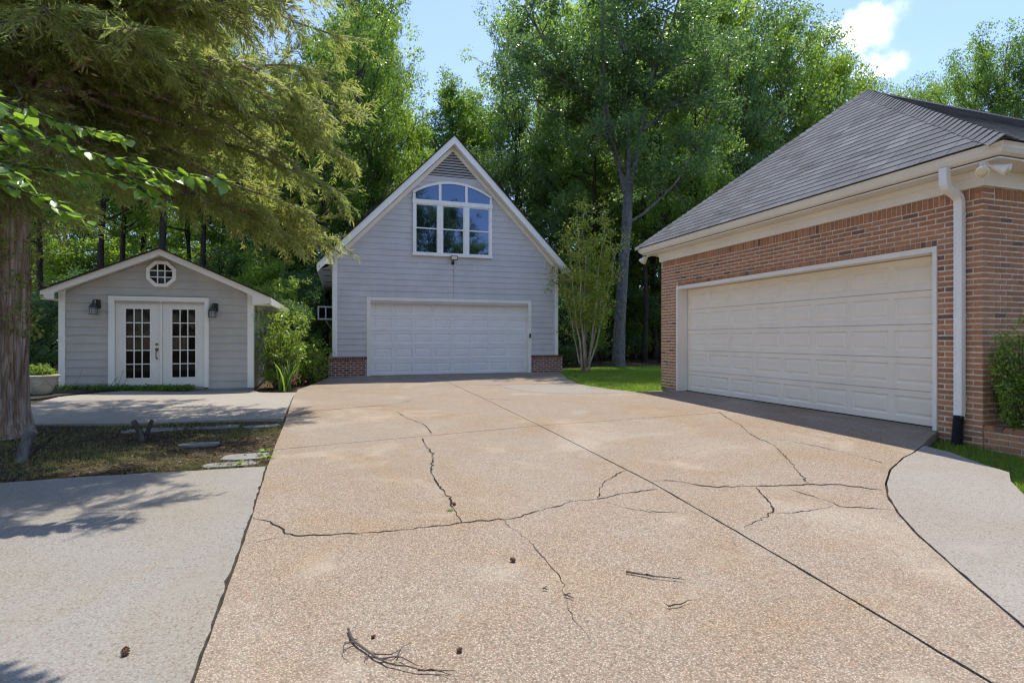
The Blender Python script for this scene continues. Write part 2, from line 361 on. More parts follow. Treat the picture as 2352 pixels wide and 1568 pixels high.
# ------------------------------------------------------------------ ground, lawn, slabs
def axis_pts(a, b, lo, hi, fine, coarse):
    out = []; x = a
    while x < b:
        out.append(x); x += fine if lo <= x < hi else min(coarse, max(fine, .25*min(abs(x-lo), abs(x-hi))+fine))
    out.append(b); return out
gx = axis_pts(-90, 90, -8, 12, .3, 8); gy = axis_pts(-70, 110, -3, 21, .3, 8)
V = np.array([(x, y, hg(x, y)) for y in gy for x in gx]); nx = len(gx)
ii = np.arange(len(gy)-1)[:, None]*nx + np.arange(nx-1)[None, :]; ii = ii.ravel()
go = link('ground', np_mesh('ground', V, np.stack([ii, ii+1, ii+nx+1, ii+nx], 1), M['soil'], True)); tag(go, kind='structure')

def inset_poly(P, d):
    n = len(P); out = []
    ar = sum(P[i][0]*P[(i+1) % n][1]-P[(i+1) % n][0]*P[i][1] for i in range(n)); sg = 1 if ar > 0 else -1
    for i in range(n):
        p0, p1, p2 = Vector(P[i-1]), Vector(P[i]), Vector(P[(i+1) % n])
        e1 = (p1-p0).normalized(); e2 = (p2-p1).normalized()
        n1 = Vector((-e1.y, e1.x))*sg; n2 = Vector((-e2.y, e2.x))*sg
        m = n1+n2; m = m/max(.35, m.dot(n1)) if m.length > 1e-6 else n1
        out.append((p1+m*d)[:2])
    return out
def densify(P, step, jit, rg):
    out = []; n = len(P)
    for i in range(n):
        a, b = Vector(P[i]), Vector(P[(i+1) % n]); L = (b-a).length; k = max(1, int(L/step)); e = (b-a)/max(L, 1e-6); nn = Vector((-e.y, e.x))
        for j in range(k):
            p = a+(b-a)*(j/k)+ (nn*rg.gauss(0, jit) if 0 < j else Vector((0, 0))); out.append((p.x, p.y))
    return out
def sheet(P, zf, grid=.35, thick=.12):
    """a slab whose top follows zf(x, y), with sides"""
    n = len(P); xs = [p[0] for p in P]; ys = [p[1] for p in P]
    pts = [Vector(p) for p in P]
    def inside(x, y):
        c = False; j = n-1
        for i in range(n):
            if (ys[i] > y) != (ys[j] > y) and x < (xs[j]-xs[i])*(y-ys[i])/(ys[j]-ys[i])+xs[i]: c = not c
            j = i
        return c
    x = min(xs)+grid/2
    while x < max(xs):
        y = min(ys)+grid/2
        while y < max(ys):
            if inside(x, y): pts.append(Vector((x+.07*grid*math.sin(y*9), y)))
            y += grid
        x += grid
    r = geometry.delaunay_2d_cdt(pts, [(i, (i+1) % n) for i in range(n)], [], 1, 1e-5)
    mb = MB(); v = [(p.x, p.y, zf(p.x, p.y)) for p in r[0]]
    f = []
    for q in r[2]:
        a, b, c = (Vector(v[i]).xy for i in q[:3])
        f.append(tuple(q) if (b-a).cross(c-a) > 0 else tuple(reversed(q)))
    mb.add(v, f)
    ar = sum(P[i][0]*P[(i+1) % n][1]-P[(i+1) % n][0]*P[i][1] for i in range(n))
    side = [(p[0], p[1], zf(*p)) for p in P] + [(p[0], p[1], zf(*p)-thick) for p in P]
    fs = [((i, i+n, (i+1) % n+n, (i+1) % n) if ar > 0 else (i, (i+1) % n, (i+1) % n+n, i+n)) for i in range(n)]
    mb.add(side, fs); return mb
rg = random.Random(3)
EDGE = [(-.948, 14.012), (-.86, 11.2), (-.745, 8.411), (-.668, 5.655), (-.591, 4.128), (-.553, 3.08), (-.525, 2.274), (-.45, 0.5), (-.35, -6)]
LJ = [(2.69, 16.40), (2.66, 12.75), (2.656, 6.98), (2.60, 4.061), (2.46, 2.411), (2.35, 1.373), (2.1, -6)]
ARC = [(7.06, 4.70), (6.926, 4.638), (6.356, 4.40), (5.675, 4.13), (5.05, 3.80), (4.56, 3.471), (4.21, 3.188), (3.92, 2.898), (3.64, 2.575), (3.275, 2.079), (2.932, 1.59), (2.66, 1.0), (2.4, -2), (2.3, -6)]
slabs = {
 'A1': ([(-.95, 13.95), (2.66, 12.75), (2.69, 16.58), (.87, 16.58), (.87, 16.36), (-.32, 16.36)], 'agg'),
 'A2': ([(2.66, 12.75), (5.75, 12.38), (6.07, 13.74), (6.67, 15.6), (6.90, 16.36), (5.86, 16.36), (5.86, 16.58), (2.69, 16.58)], 'agg'),
 'B1': ([(-.69, 6.40), (2.656, 6.98), (2.66, 12.75), (-.95, 13.95), (-.86, 11.2), (-.745, 8.411)], 'agg'),
 'B2': ([(2.656, 6.98), (7.32, 7.40), (7.32, 10.15), (7.10, 10.15), (7.09, 10.42), (6.15, 10.22), (5.88, 10.17), (4.85, 10.30), (4.25, 10.62), (3.86, 11.17), (3.70, 11.8), (3.69, 12.60), (2.66, 12.75)], 'agg'),
 'AP': ([(3.69, 12.60), (3.70, 11.8), (3.86, 11.17), (4.25, 10.62), (4.85, 10.30), (5.88, 10.17), (6.15, 10.22), (5.87, 10.97), (5.72, 11.8), (5.75, 12.38)], 'walk'),
 'C1': ([(-.69, 6.40)] + EDGE[3:] + [LJ[6], LJ[5], LJ[4], LJ[3], (2.656, 6.98)], 'agg'),
 'C2': ([(2.656, 6.98), LJ[3], LJ[4], LJ[5], LJ[6]] + ARC[::-1] + [(7.10, 4.75), (7.32, 4.75), (7.32, 7.40)], 'agg'),
}
dw = thing('driveway', None, None, (2.5, 8, 0)); tag(dw, kind='structure')
slab_o = {}
for k, (P, mk) in slabs.items():
    P = densify(inset_poly(P, .007 if k not in ('C1',) else .009), .10, .0018, rg)
    slab_o[k] = obj('slab', sheet(P, h, .35, .10), M[mk], dw)
def solo_slab(name, P, mk, jit=.004, thick=.14, ins=.012, zo=0.0):
    P = densify(inset_poly(P, ins), .06, jit, rg)
    return tag(obj(name, sheet(P, lambda x, y: h(x, y)+zo, .35, thick), M[mk]), kind='structure')
solo_slab('parking_pad', EDGE[3:] + [(-9, -6), (-9, 5.8), (-5, 5.75), (-2.75, 5.70), (-2.1, 5.72)], 'agg_grey', .0045, .1, .006)
solo_slab('patio', [(-.89, 12.75), (-1.35, 13.1), (-1.75, 13.7), (-2.02, 14.5), (-4.5, 14.5), (-4.9, 13.9), (-5.3, 12.9), (-5.15, 11.3), (-4.6, 9.9), (-4.07, 9.02), (-2.76, 8.75), (-.78, 8.62), (-.86, 11.2)], 'concrete', .004, .1, .006)
solo_slab('front_walk', ARC[2:] + [(5.2, -6), (5.0, 1.2), (5.12, 2.3), (5.36, 2.9), (5.72, 3.19), (6.06, 3.39), (6.2, 3.75), (6.34, 4.10)], 'walk', .002, .16, .010)
lawn_P = [(6.95, 16.5), (6.68, 15.6), (6.09, 13.74), (5.77, 12.45), (5.74, 11.8), (5.89, 10.97), (6.17, 10.24), (7.09, 10.46), (7.2, 10.9), (15, 10.9), (24, 12), (24, 19), (14, 19.0), (9.5, 18.3), (7.4, 17.6)]
solo_slab('lawn', lawn_P, 'turf', .02, .1, .004, -.012)

CRACKS=[
(0.012, [(-0.579, 4.142), (-0.483, 4.041), (-0.387, 3.908), (-0.333, 3.755), (-0.276, 3.699), (-0.051, 3.645), (0.246, 3.6), (0.501, 3.603), (0.704, 3.591), (0.814, 3.609), (0.951, 3.602), (1.169, 3.589), (1.363, 3.672), (1.604, 3.751), (1.709, 3.828), (1.94, 3.802), (2.195, 3.878), (2.535, 3.9)]),
(0.005, [(-0.341, 3.703), (-0.463, 3.667), (-0.562, 3.641)]),
(0.018, [(2.612, 4.106), (2.757, 4.104), (2.88, 4.024), (2.951, 3.879), (3.06, 3.793), (3.266, 3.77), (3.482, 3.705), (3.839, 3.638), (4.106, 3.571), (4.192, 3.477), (4.329, 3.33)]),
(0.012, [(0.876, 8.814), (0.967, 8.119), (1.119, 7.607), (1.138, 7.149), (1.123, 6.779)]),
(0.014, [(0.97, 6.594), (0.935, 6.091), (0.953, 5.748), (0.89, 5.369), (0.81, 4.963), (0.8, 4.667), (0.814, 4.333), (0.825, 4.153), (0.806, 3.942), (0.804, 3.747), (0.805, 3.611)]),
(0.012, [(1.945, 3.812), (2.087, 4.074), (2.225, 4.236), (2.422, 4.4), (2.581, 4.495)]),
(0.010, [(5.946, 7.369), (5.629, 6.779), (5.416, 6.252), (5.063, 5.686), (4.927, 5.349), (4.847, 5.057), (4.533, 4.578), (4.319, 4.251), (4.156, 4.039), (3.89, 3.663)]),
(0.009, [(5.057, 5.31), (5.181, 5.165), (5.268, 4.809), (5.261, 4.468), (5.255, 4.16), (5.231, 3.978)]),
(0.012, [(3.373, 3.711), (3.271, 3.527), (3.169, 3.328), (3.047, 3.158), (2.851, 3.075), (2.599, 2.959)]),
(0.009, [(3.601, 3.59), (3.613, 3.423), (3.638, 3.241), (3.615, 3.107), (3.756, 3.043), (3.914, 2.933)]),
(0.007, [(3.025, 3.135), (3.186, 3.096), (3.445, 3.107), (3.594, 3.145)]),
(0.007, [(1.937, 3.758), (2.022, 3.572), (2.156, 3.43), (2.354, 3.34)]),
(0.004, [(1.081, 3.616), (1.141, 3.152), (1.13, 2.799), (1.117, 2.612), (1.049, 2.375), (1.021, 2.262), (1.024, 2.131), (1.033, 2.043)]),
(0.014, [(-0.442, 9.239), (0.146, 9.424), (0.755, 9.633), (1.099, 9.89), (1.337, 10.204)]),
(0.016, [(2.60, 10.02), (2.857, 9.845), (3.135, 9.57)])]
for w, P in CRACKS:
    pts = []
    for a, b in zip(P[:-1], P[1:]):
        a, b = Vector(a), Vector(b); k = max(1, int((b-a).length/.035)); nn = (b-a).normalized(); nn = Vector((-nn.y, nn.x))
        for j in range(k): pts.append(a+(b-a)*(j/k)+nn*rg.gauss(0, .008 if j else .004))
    pts.append(Vector(P[-1])); mb = MB(); L = []; Rr = []; wv = w
    for i, p in enumerate(pts):
        t_ = (pts[min(i+1, len(pts)-1)]-pts[max(i-1, 0)]).normalized(); nn = Vector((-t_.y, t_.x))*.82
        wv = max(w*.45, min(w*1.5, wv+rg.gauss(0, w*.40))); e = min(1, .25+min(i, len(pts)-1-i)*.25)
        a = p+nn*wv*.5*e; b = p-nn*wv*.5*e; L.append((a.x, a.y, h(a.x, a.y)+.003)); Rr.append((b.x, b.y, h(b.x, b.y)+.003))
    n = len(pts); mb.add(L+Rr, [(i, i+n, i+n+1, i+1) for i in range(n-1)])
    mx_, my_ = P[len(P)//2]
    own = 'C1' if (mx_ < 2.6 and my_ < 6.9) else ('B1' if mx_ < 2.6 else ('C2' if my_ < 7.2 else 'B2'))
    obj('crack', mb, M['gap'], slab_o[own])

# ------------------------------------------------------------------ brick pieces
def unit_brick(name, mat, seed):
    """unit block, front at y = -0.5, rounded arrises on the front"""
    q = random.Random(seed); j = lambda a: q.uniform(-a, a)
    def ring(y, ix, iz, a): return [(sx*(.5-ix)+j(a*.3), y+j(.02), sz*(.5-iz)+j(a*1.5)) for sx, sz in ((-1, -1), (1, -1), (1, 1), (-1, 1))]
    v = ring(.5, 0, 0, 0) + ring(-.30, 0, 0, .02) + ring(-.5, .018, .06, .025)
    f = [(3, 2, 1, 0), (8, 9, 10, 11)]
    for b in (0, 4): f += [(b+i, b+(i+1) % 4, b+4+(i+1) % 4, b+4+i) for i in range(4)]
    me = bpy.data.meshes.new(name); me.from_pydata(v, [], f); me.materials.append(mat); me.update(); return me
def lay_bricks(recs, parent, mat, limit=300, eye=Vector((0, 0, 1.15))):
    """recs: (centre, (length, depth, height), rz); the ones that show largest become parts, the rest one joined part"""
    UB = [unit_brick('brick', mat, s) for s in range(5)]
    q = random.Random(11)
    recs = sorted(recs, key=lambda r: (Vector(r[0])-eye).length/(r[1][0]*r[1][2])**.5)
    for (c, s, rz) in recs[:limit]:
        piece('brick', q.choice(UB), parent, (c[0], c[1], c[2]), (s[0]*q.uniform(.97, 1.02), s[1], s[2]*q.uniform(.95, 1.04)), rz, q.gauss(0, .004), q.gauss(0, .008))
    rest = recs[limit:]
    if rest:
        vs = []; fs = []; base = 0
        for (c, s, rz) in rest:
            me = q.choice(UB); co = np.array([v.co[:] for v in me.vertices])*np.array(s)
            if rz: co = np.stack([co[:, 0]*math.cos(rz)-co[:, 1]*math.sin(rz), co[:, 0]*math.sin(rz)+co[:, 1]*math.cos(rz), co[:, 2]], 1)
            vs.append(co+np.array(c)-np.array(ORG[parent.name])); fs.append(np.array([p.vertices[:] for p in me.polygons])+base); base += len(co)
        o = link('brickwork', np_mesh('brickwork', np.concatenate(vs), np.concatenate(fs), mat), parent); ORG[o.name] = ORG[parent.name]
        tag(o, kind='stuff')
def course(a, b, off, L=.197, pitch=.211):
    """brick spans (start, end) filling a..b with bricks of pitch, first joint shifted by off"""
    out = []; x = a-off
    while x < b-.02:
        s, e = max(x, a), min(x+L, b)
        if e-s > .025: out.append((s, e))
        x += pitch
    return out

# ------------------------------------------------------------------ garage doors (overhead)
def panel_mesh(name, w, hh, mat):
    """embossed panel facing -y, local origin at its centre"""
    rings = [(0, 0), (.012, .013), (.030, .014), (.062, .003)]
    v = []; f = []
    for ins, d in rings:
        v += [(sx*(w/2-ins), d, sz*(hh/2-ins)) for sx, sz in ((-1, -1), (1, -1), (1, 1), (-1, 1))]
    for b in range(len(rings)-1):
        f += [(4*b+i, 4*b+(i+1) % 4, 4*b+4+(i+1) % 4, 4*b+4+i) for i in range(4)]
    n = 4*(len(rings)-1); f.append((n, n+1, n+2, n+3))
    me = bpy.data.meshes.new(name); me.from_pydata(v, [], f); me.materials.append(mat); me.update(); return me
def overhead_door(parent, x0, x1, yf, z0, z1, mat, swap=False):
    """door in the plane y = yf facing -y; swap=True: plane x = yf facing -x, with x0..x1 running along y"""
    def bx(mb, a0, a1, d0, d1, c0, c1):
        if swap: mb.box(d0, d1, a0, a1, c0, c1)
        else: mb.box(a0, a1, d0, d1, c0, c1)
    hs = (z1-z0)/5; mb = MB(); side = .10; nw = 8; gap = .085; pw = (x1-x0-2*side-(nw-1)*gap)/nw; rail = .085
    me = panel_mesh('panel', pw, hs-2*rail, mat)
    spots = []
    for s in range(5):
        a = z0+s*hs; b = a+hs-.006
        bx(mb, x0, x1, yf, yf+.04, a, a+rail); bx(mb, x0, x1, yf, yf+.04, b-rail+.006, b)
        for k in range(nw+1):
            xa = x0 if k == 0 else x0+side+k*(pw+gap)-gap; xb = x1 if k == nw else x0+side+k*(pw+gap)
            bx(mb, xa, xb, yf+.0005, yf+.0395, a+rail, b-rail+.006)
            if k < nw: spots.append((xb+pw/2, a+hs/2))
    bx(mb, x0+.01, x1-.01, yf+.045, yf+.07, z0, z1)
    d = obj('garage_door', mb, mat, parent)
    for (xc, zc) in spots:
        if swap: piece('panel', me, d, (yf, xc, zc), rz=R(-90))
        else: piece('panel', me, d, (xc, yf, zc))
    ws = MB(); bx(ws, x0, x1, yf+.002, yf+.05, z0-.028, z0-.002); obj('weather_seal', ws, M['black'], d)
    return d

# ------------------------------------------------------------------ lap siding
def lap_board(mb, xb0, xb1, xt0, xt1, z0, z1, y, out=.020):
    """one board facing -y: lower edge proud; bottom span xb, top span xt"""
    v = [(xb0, y-out, z0), (xb1, y-out, z0), (xt1, y-.003, z1), (xt0, y-.003, z1), (xb0, y+.01, z0), (xb1, y+.01, z0), (xt1, y+.01, z1), (xt0, y+.01, z1)]
    return mb.add(v, [(0, 1, 2, 3), (5, 4, 7, 6), (4, 5, 1, 0), (3, 2, 6, 7), (4, 0, 3, 7), (1, 5, 6, 2)])

# ------------------------------------------------------------------ detached garage (grey, middle)
gx0, gx1, gy, gxc = -.17, 6.89, 16.45, 3.36
ZR, SL = 7.36, 1.028                                        # ridge height and pitch
G = thing('detached_garage', 'tall grey lap-sided garage with steep white-trimmed gable and arched window', 'garage', (gxc, gy, .05))
mb = MB()
zt = lambda x: ZR-.12-SL*abs(x-gxc)
mb.prism([(gx0, -.2), (.80, -.2), (.80, 2.34), (5.93, 2.34), (5.93, -.2), (gx1, -.2), (gx1, zt(gx1)), (gxc, zt(gxc)), (gx0, zt(gx0))], 'y', gy+.012, gy+.20)
mb.box(gx0+.001, gx0+.2, gy+.2, 27.0, -.2, 3.5); mb.box(gx1-.2, gx1-.001, gy+.2, 27.0, -.2, 3.5); mb.box(gx0, gx1, 26.8, 27.0, -.2, 3.6)
mb.prism([(gx0, 3.6), (gx1, 3.6), (gxc, ZR-.3)], 'y', 26.8, 27.0)
obj('wall', mb, M['siding'], G)
ex = .178; z = .625; k = 0
zc = lambda zz: (ZR-.22-zz)/SL                                # half width under the rake
while z < 7.0:
    z1 = z+ex
    def span(zz):
        hw = min((gx1-gx0)/2-.11, zc(zz)); return gxc-hw, gxc+hw
    b0, b1 = span(z); t0, t1 = span(z1)
    if t1-t0 > .1 and z < 6.12:
        joints = []
        if z1 < 2.40: segs = [(b0, .775, t0, .775), (5.955, b1, 5.955, t1)]
        else:
            j = gxc+[-1.1, .9, .35, -1.9, 1.7][k % 5]
            segs = [(b0, j-.001, t0, j-.001), (j+.001, b1, j+.001, t1)] if b0+.5 < j < b1-.5 else [(b0, b1, t0, t1)]
        for (a, b, c, d) in segs:
            obj('siding_board', lap_board(MB(), a, b, c, d, z, z1+.004, gy), M['siding'], G)
    z = z1; k += 1
obj('siding_board', MB().prism([(2.40, 6.10), (4.32, 6.10), (4.27, 6.165), (2.46, 6.165)], 'y', gy-.012, gy+.01), M['siding'], G)
for (a, b) in ((gx0-.002, gx0+.115), (gx1-.115, gx1+.002)):
    obj('corner_board', MB().box(a, b, gy-.036, gy+.02, .625, 3.45), M['white'], G)
obj('side_corner_board', MB().box(gx0-.024, gx0-.003, gy-.020, gy+.10, .625, 3.28), M['white'], G)
# rake boards, soffit, eave ends
def rake(off0, off1, y0, y1, xa, xb, mat, name):
    P = []
    for s in (1,):
        P = [(xa, ZR-off0-SL*abs(xa-gxc)), (xb, ZR-off0-SL*abs(xb-gxc)), (xb, ZR-off1-SL*abs(xb-gxc)), (xa, ZR-off1-SL*abs(xa-gxc))]
    return obj(name, MB().prism(P, 'y', y0, y1), mat, G)
xl, xr = gxc-3.95, gxc+3.95
for (xa, xb) in ((xl, gxc), (gxc, xr)):
    rake(0, .245, gy-.30, gy-.27, xa, xb, M['white'], 'rake_board')
    rake(.195, .225, gy-.268, gy+.01, xa, xb, M['cream'], 'rake_soffit')
    rake(.245, .40, gy-.045, gy-.018, max(xa, gx0), min(xb, gx1), M['cream'], 'rake_frieze')
    rake(-.045, -.002, gy-.33, 27.2, xa-(.03 if xa == xl else 0), xb+(.03 if xb == xr else 0), M['roofdark'], 'roof')
for s in (-1, 1):
    a = gxc+s*3.53; b = gxc+s*3.945; zz = lambda x: ZR-.243-SL*abs(x-gxc)
    P = [(a, zz(a)), (b, zz(b)), (b, 3.28), (a, 3.28)] if s > 0 else [(b, zz(b)), (a, zz(a)), (a, 3.28), (b, 3.28)]
    obj('eave_return', MB().prism([(a, zz(a)+.02), (b, zz(b)+.02), (b, 3.275), (a, 3.275)], 'y', gy-.297, gy-.272), M['white'], G)
    mbs = MB().box(a, b, gy-.268, 27.0, 3.255, 3.278); so = obj('eave_soffit', mbs, M['white'], G)
    for yv in (17.3, 18.9, 20.9, 22.9, 25.0): obj('soffit_vent', MB().box(a+s*.09, a+s*.30, yv, yv+.16, 3.249, 3.256), M['gap'], so)
    obj('fascia', MB().box(b, b+s*.022, gy-.295, 27.0, 3.25, zz(b)+.06), M['white'], G)
# louvred gable vent
vo = obj('gable_vent', MB().prism([(2.46, 6.17), (4.26, 6.17), (3.36, 7.07)], 'y', gy+.004, gy+.011), M['dark'], G)
for i in range(10):
    z = 6.185+i*.083; hw = (7.06-z)/1.0*.985
    if hw < .06: break
    obj('slat', MB().prism([(gy-.040, z), (gy-.034, z-.008), (gy+.002, z+.052), (gy-.004, z+.060)], 'x', 3.36-hw+.02, 3.36+hw-.02), M['vent'], vo)
# arched window
WX0, WX1, WZ0, WZT, WZC, WZP = 2.13, 4.61, 3.72, 5.335, 5.63, 6.01
hw = (WX1-WX0)/2; wc = (WX0+WX1)/2; sag = WZP-WZC; rad = (hw*hw+sag*sag)/(2*sag)
arch = lambda x, ins=0: WZP-rad+math.sqrt(max(0, (rad-ins)**2-(x-wc)**2))
def arch_poly(x0, x1, zlo, ins, n=14): return [(x0, zlo), (x1, zlo)] + [(x1+(x0-x1)*i/n, arch(x1+(x0-x1)*i/n, ins)) for i in range(n+1)]
wb = MB().prism(arch_poly(WX0+.03, WX1-.03, WZ0+.03, .03), 'y', gy-.022, gy-.017)
win = obj('arched_window', wb, M['dark'], G)
fr = MB(); yF, yB = gy-.075, gy-.024
N = 16; ow = .075
for i in range(N):
    xa = WX0+(WX1-WX0)*i/N; xb = WX0+(WX1-WX0)*(i+1)/N
    fr.prism([(xa, arch(xa)-ow), (xb, arch(xb)-ow), (xb, arch(xb)), (xa, arch(xa))], 'y', yF, yB)
fr.box(WX0, WX0+.075, yF+.002, yB, WZ0, WZC-.06); fr.box(WX1-.075, WX1, yF+.002, yB, WZ0, WZC-.06)
fr.box(WX0-.02, WX1+.02, yF-.012, yB, WZT-.07, WZT+.06); fr.box(WX0-.02, WX1+.02, yF-.02, yB, WZ0-.03, WZ0+.045)
pw = (WX1-WX0)/3
for i in (1, 2):
    xm = WX0+pw*i; fr.box(xm-.07, xm+.07, yF+.004, yB, WZ0+.045, WZT-.07); fr.box(xm-.04, xm+.04, yF+.004, yB, WZT+.06, arch(xm)-.04)
obj('frame', fr, M['white'], win)
for i in range(3):
    xa = WX0+pw*i+(.075 if i == 0 else .07); xb = WX0+pw*(i+1)-(.075 if i == 2 else .07)
    zm = (WZ0+WZT)/2
    sm = MB()
    for (za, zb, yy) in ((WZ0+.045, zm+.018, gy-.045), (zm-.018, WZT-.07, gy-.055)):
        sm.box(xa, xb, yy, yy+.02, za, za+.035); sm.box(xa, xb, yy, yy+.02, zb-.035, zb); sm.box(xa, xa+.03, yy+.001, yy+.019, za+.035, zb-.035); sm.box(xb-.03, xb, yy+.001, yy+.019, za+.035, zb-.035)
        tilt = rg.gauss(0, .003)
        obj('pane', MB().add([(xa+.028, yy+.012, za+.033), (xb-.028, yy+.012+tilt, za+.033), (xb-.028, yy+.012+tilt, zb-.033), (xa+.028, yy+.012, zb-.033)], [(0, 1, 2, 3)]), M['glass'], win)
    obj('sash', sm, M['white'], win)
    xa = WX0+pw*i+(.07 if i == 0 else .038); xb = WX0+pw*(i+1)-(.07 if i == 2 else .038)
    P = arch_poly(xa, xb, WZT+.055, .07, 8); obj('pane', MB().prism(P, 'y', gy-.040, gy-.034), M['glass'], win)
# overhead door and its trim
overhead_door(G, .885, 5.845, gy+.13, .055, 2.285, M['door_white'])
jm = MB(); jm.box(.775, .884, gy-.035, gy+.17, .03, 2.395); jm.box(5.846, 5.955, gy-.035, gy+.17, .03, 2.395); jm.box(.884, 5.846, gy-.034, gy+.17, 2.292, 2.394)
obj('door_frame', jm, M['cream'], G)
obj('keypad', MB().box(5.88, 5.935, gy-.055, gy-.036, 1.18, 1.32), M['bronze'], G)
# brick base
p = .0663
for (a, b) in ((-.31, .770), (5.96, 7.03)):
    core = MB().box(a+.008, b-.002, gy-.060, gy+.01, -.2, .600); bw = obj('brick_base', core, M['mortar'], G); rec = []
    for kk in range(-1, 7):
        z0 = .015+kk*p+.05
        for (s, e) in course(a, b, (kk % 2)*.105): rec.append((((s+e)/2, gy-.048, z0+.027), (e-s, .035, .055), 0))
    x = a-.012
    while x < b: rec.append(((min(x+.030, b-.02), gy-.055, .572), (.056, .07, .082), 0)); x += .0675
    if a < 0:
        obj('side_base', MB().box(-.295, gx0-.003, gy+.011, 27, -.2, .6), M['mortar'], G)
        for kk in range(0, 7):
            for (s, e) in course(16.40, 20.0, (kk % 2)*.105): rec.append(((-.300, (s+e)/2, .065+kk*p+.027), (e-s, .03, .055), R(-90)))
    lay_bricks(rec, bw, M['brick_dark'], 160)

# ------------------------------------------------------------------ brick garage (right)
BX, BY0, BY1 = 7.11, 4.25, 10.79
B = thing('brick_garage', 'red brick garage with dark hipped shingle roof and wide almond overhead door', 'garage', (9.4, 7.5, 0))
DY0, DY1, DZ = 4.746, 10.19, 2.312
core = MB(); cx = BX+.006
core.box(cx, cx+.25, BY0+.006, DY0, -.25, 2.96); core.box(cx, cx+.25, DY1, BY1-.012, -.25, 2.96); core.box(cx+.001, cx+.25, DY0, DY1, DZ, 2.958)
core.box(cx+.25, 15.0, BY0+.006, BY0+.25, -.25, 2.957); core.box(cx+.25, 15.0, BY1-.25, BY1-.012, -.25, 2.957); core.box(14.8, 15.0, BY0+.25, BY1-.25, -.25, 2.956)
wallB = obj('wall', core, M['mortar'], B)
rec = []; Hh, Dp = .0495, .035
for kk in range(-3, 42):
    z0 = .004+kk*p; zc_ = z0+.028; odd = kk % 2
    # near corner: headers and stretchers alternate
    if odd: rec.append(((BX+.1, BY0+.047, zc_), (.200, .095, Hh), 0)); ys = BY0+.106; xs = BX+.211
    else: rec.append(((BX+.047, BY0+.1, zc_), (.200, .095, Hh), R(-90))); ys = BY0+.211; xs = BX+.106
    ya, yb = (DY0, DY1) if z0 < DZ+.06 else (None, None)
    if ya:
        for (s, e) in course(ys, DY0-.004, 0): rec.append(((BX+Dp/2, (s+e)/2, zc_), (e-s, Dp, Hh), R(-90)))
        for (s, e) in course(DY1+.004, BY1, odd*.105): rec.append(((BX+Dp/2, (s+e)/2, zc_), (e-s, Dp, Hh), R(-90)))
    else:
        for (s, e) in course(ys, BY1, 0): rec.append(((BX+Dp/2, (s+e)/2, zc_), (e-s, Dp, Hh), R(-90)))
    for (s, e) in course(xs, 9.6, 0): rec.append((((s+e)/2, BY0+Dp/2, zc_), (e-s, Dp, Hh), 0))
y = DY0+.01
while y < DY1-.05: rec.append(((BX+Dp/2-.002, y+.03, DZ+.036), (.054, Dp, .070), R(-90))); y += .0665
y = BY0+.01
while y < BY1-.05: rec.append(((BX+Dp/2, y+.03, 2.855), (.054, Dp, .132), R(-90))); y += .0675
x = BX+.22
while x < 9.6: rec.append(((x+.03, BY0+Dp/2, 2.855), (.054, Dp, .132), 0)); x += .0675
rec.append(((BX+.1, BY0+.04, 2.819), (.2, .08, Hh), 0)); rec.append(((BX+.1, BY0+.04, 2.886), (.2, .08, Hh), 0))
lay_bricks(rec, wallB, M['brick'], 300)
# door
XD = BX+.235
overhead_door(B, DY0+.055, DY1-.055, XD, .012, DZ-.075, M['door_cream'], swap=True)
jm = MB()
for (a, b) in ((DY0+.002, DY0+.052), (DY1-.052, DY1-.002)):
    jm.box(BX-.012, XD+.08, a, b, .004, DZ-.003)
jm.box(BX-.011, XD+.08, DY0+.052, DY1-.052, DZ-.072, DZ-.004)
for (a, b) in ((DY0+.052, DY0+.075), (DY1-.075, DY1-.052)): jm.box(XD-.035, XD-.006, a, b, .02, DZ-.072)
obj('door_frame', jm, M['cream'], B)
# frieze, soffit, fascia, gutter
EX, EY0, EY1, EZ = 6.75, 3.84, 11.24, 3.275
fz = MB(); fz.box(BX-.028, BX+.15, BY0-.028, BY1+.028, 2.925, 3.12); fz.box(BX-.045, BX-.028, BY0-.045, BY1+.045, 3.045, 3.118); fz.box(BX+.15, 15, BY0-.027, BY0+.15, 2.926, 3.12); fz.box(BX+.15, 15, BY1-.15, BY1+.027, 2.926, 3.12)
obj('frieze_board', fz, M['cream'], B)
sf = MB(); sf.box(EX+.09, BX+.1, EY0+.09, EY1-.09, 3.122, 3.14); sf.box(BX+.1, 15.3, EY0+.09, BY0+.1, 3.122, 3.14); sf.box(BX+.1, 15.3, BY1-.1, EY1-.09, 3.122, 3.14)
obj('soffit', sf, M['cream'], B)
# K-style gutter: profile swept along the eave, mitred at the corners
prof = [(.0, 0), (.0, -.012), (.018, -.03), (.018, -.055), (.045, -.10), (.075, -.12), (.112, -.12), (.112, -.004), (.10, -.004), (.10, -.02), (.02, -.02)]
gm = MB()
path = [((15.3, EY0), (0, 1)), ((EX, EY0), (1, 1)), ((EX, EY1), (1, -1)), ((15.3, EY1), (0, -1))]
v = []
for (q, nrm) in path:
    for (d, zz) in prof: v.append((q[0]+nrm[0]*d, q[1]+nrm[1]*d, EZ+zz))
n = len(prof); f = []
for i in range(3):
    for k in range(n): f.append((i*n+k, (i+1)*n+k, (i+1)*n+(k+1) % n, i*n+(k+1) % n))
gm.add(v, f); obj('gutter', gm, M['cream'], B)
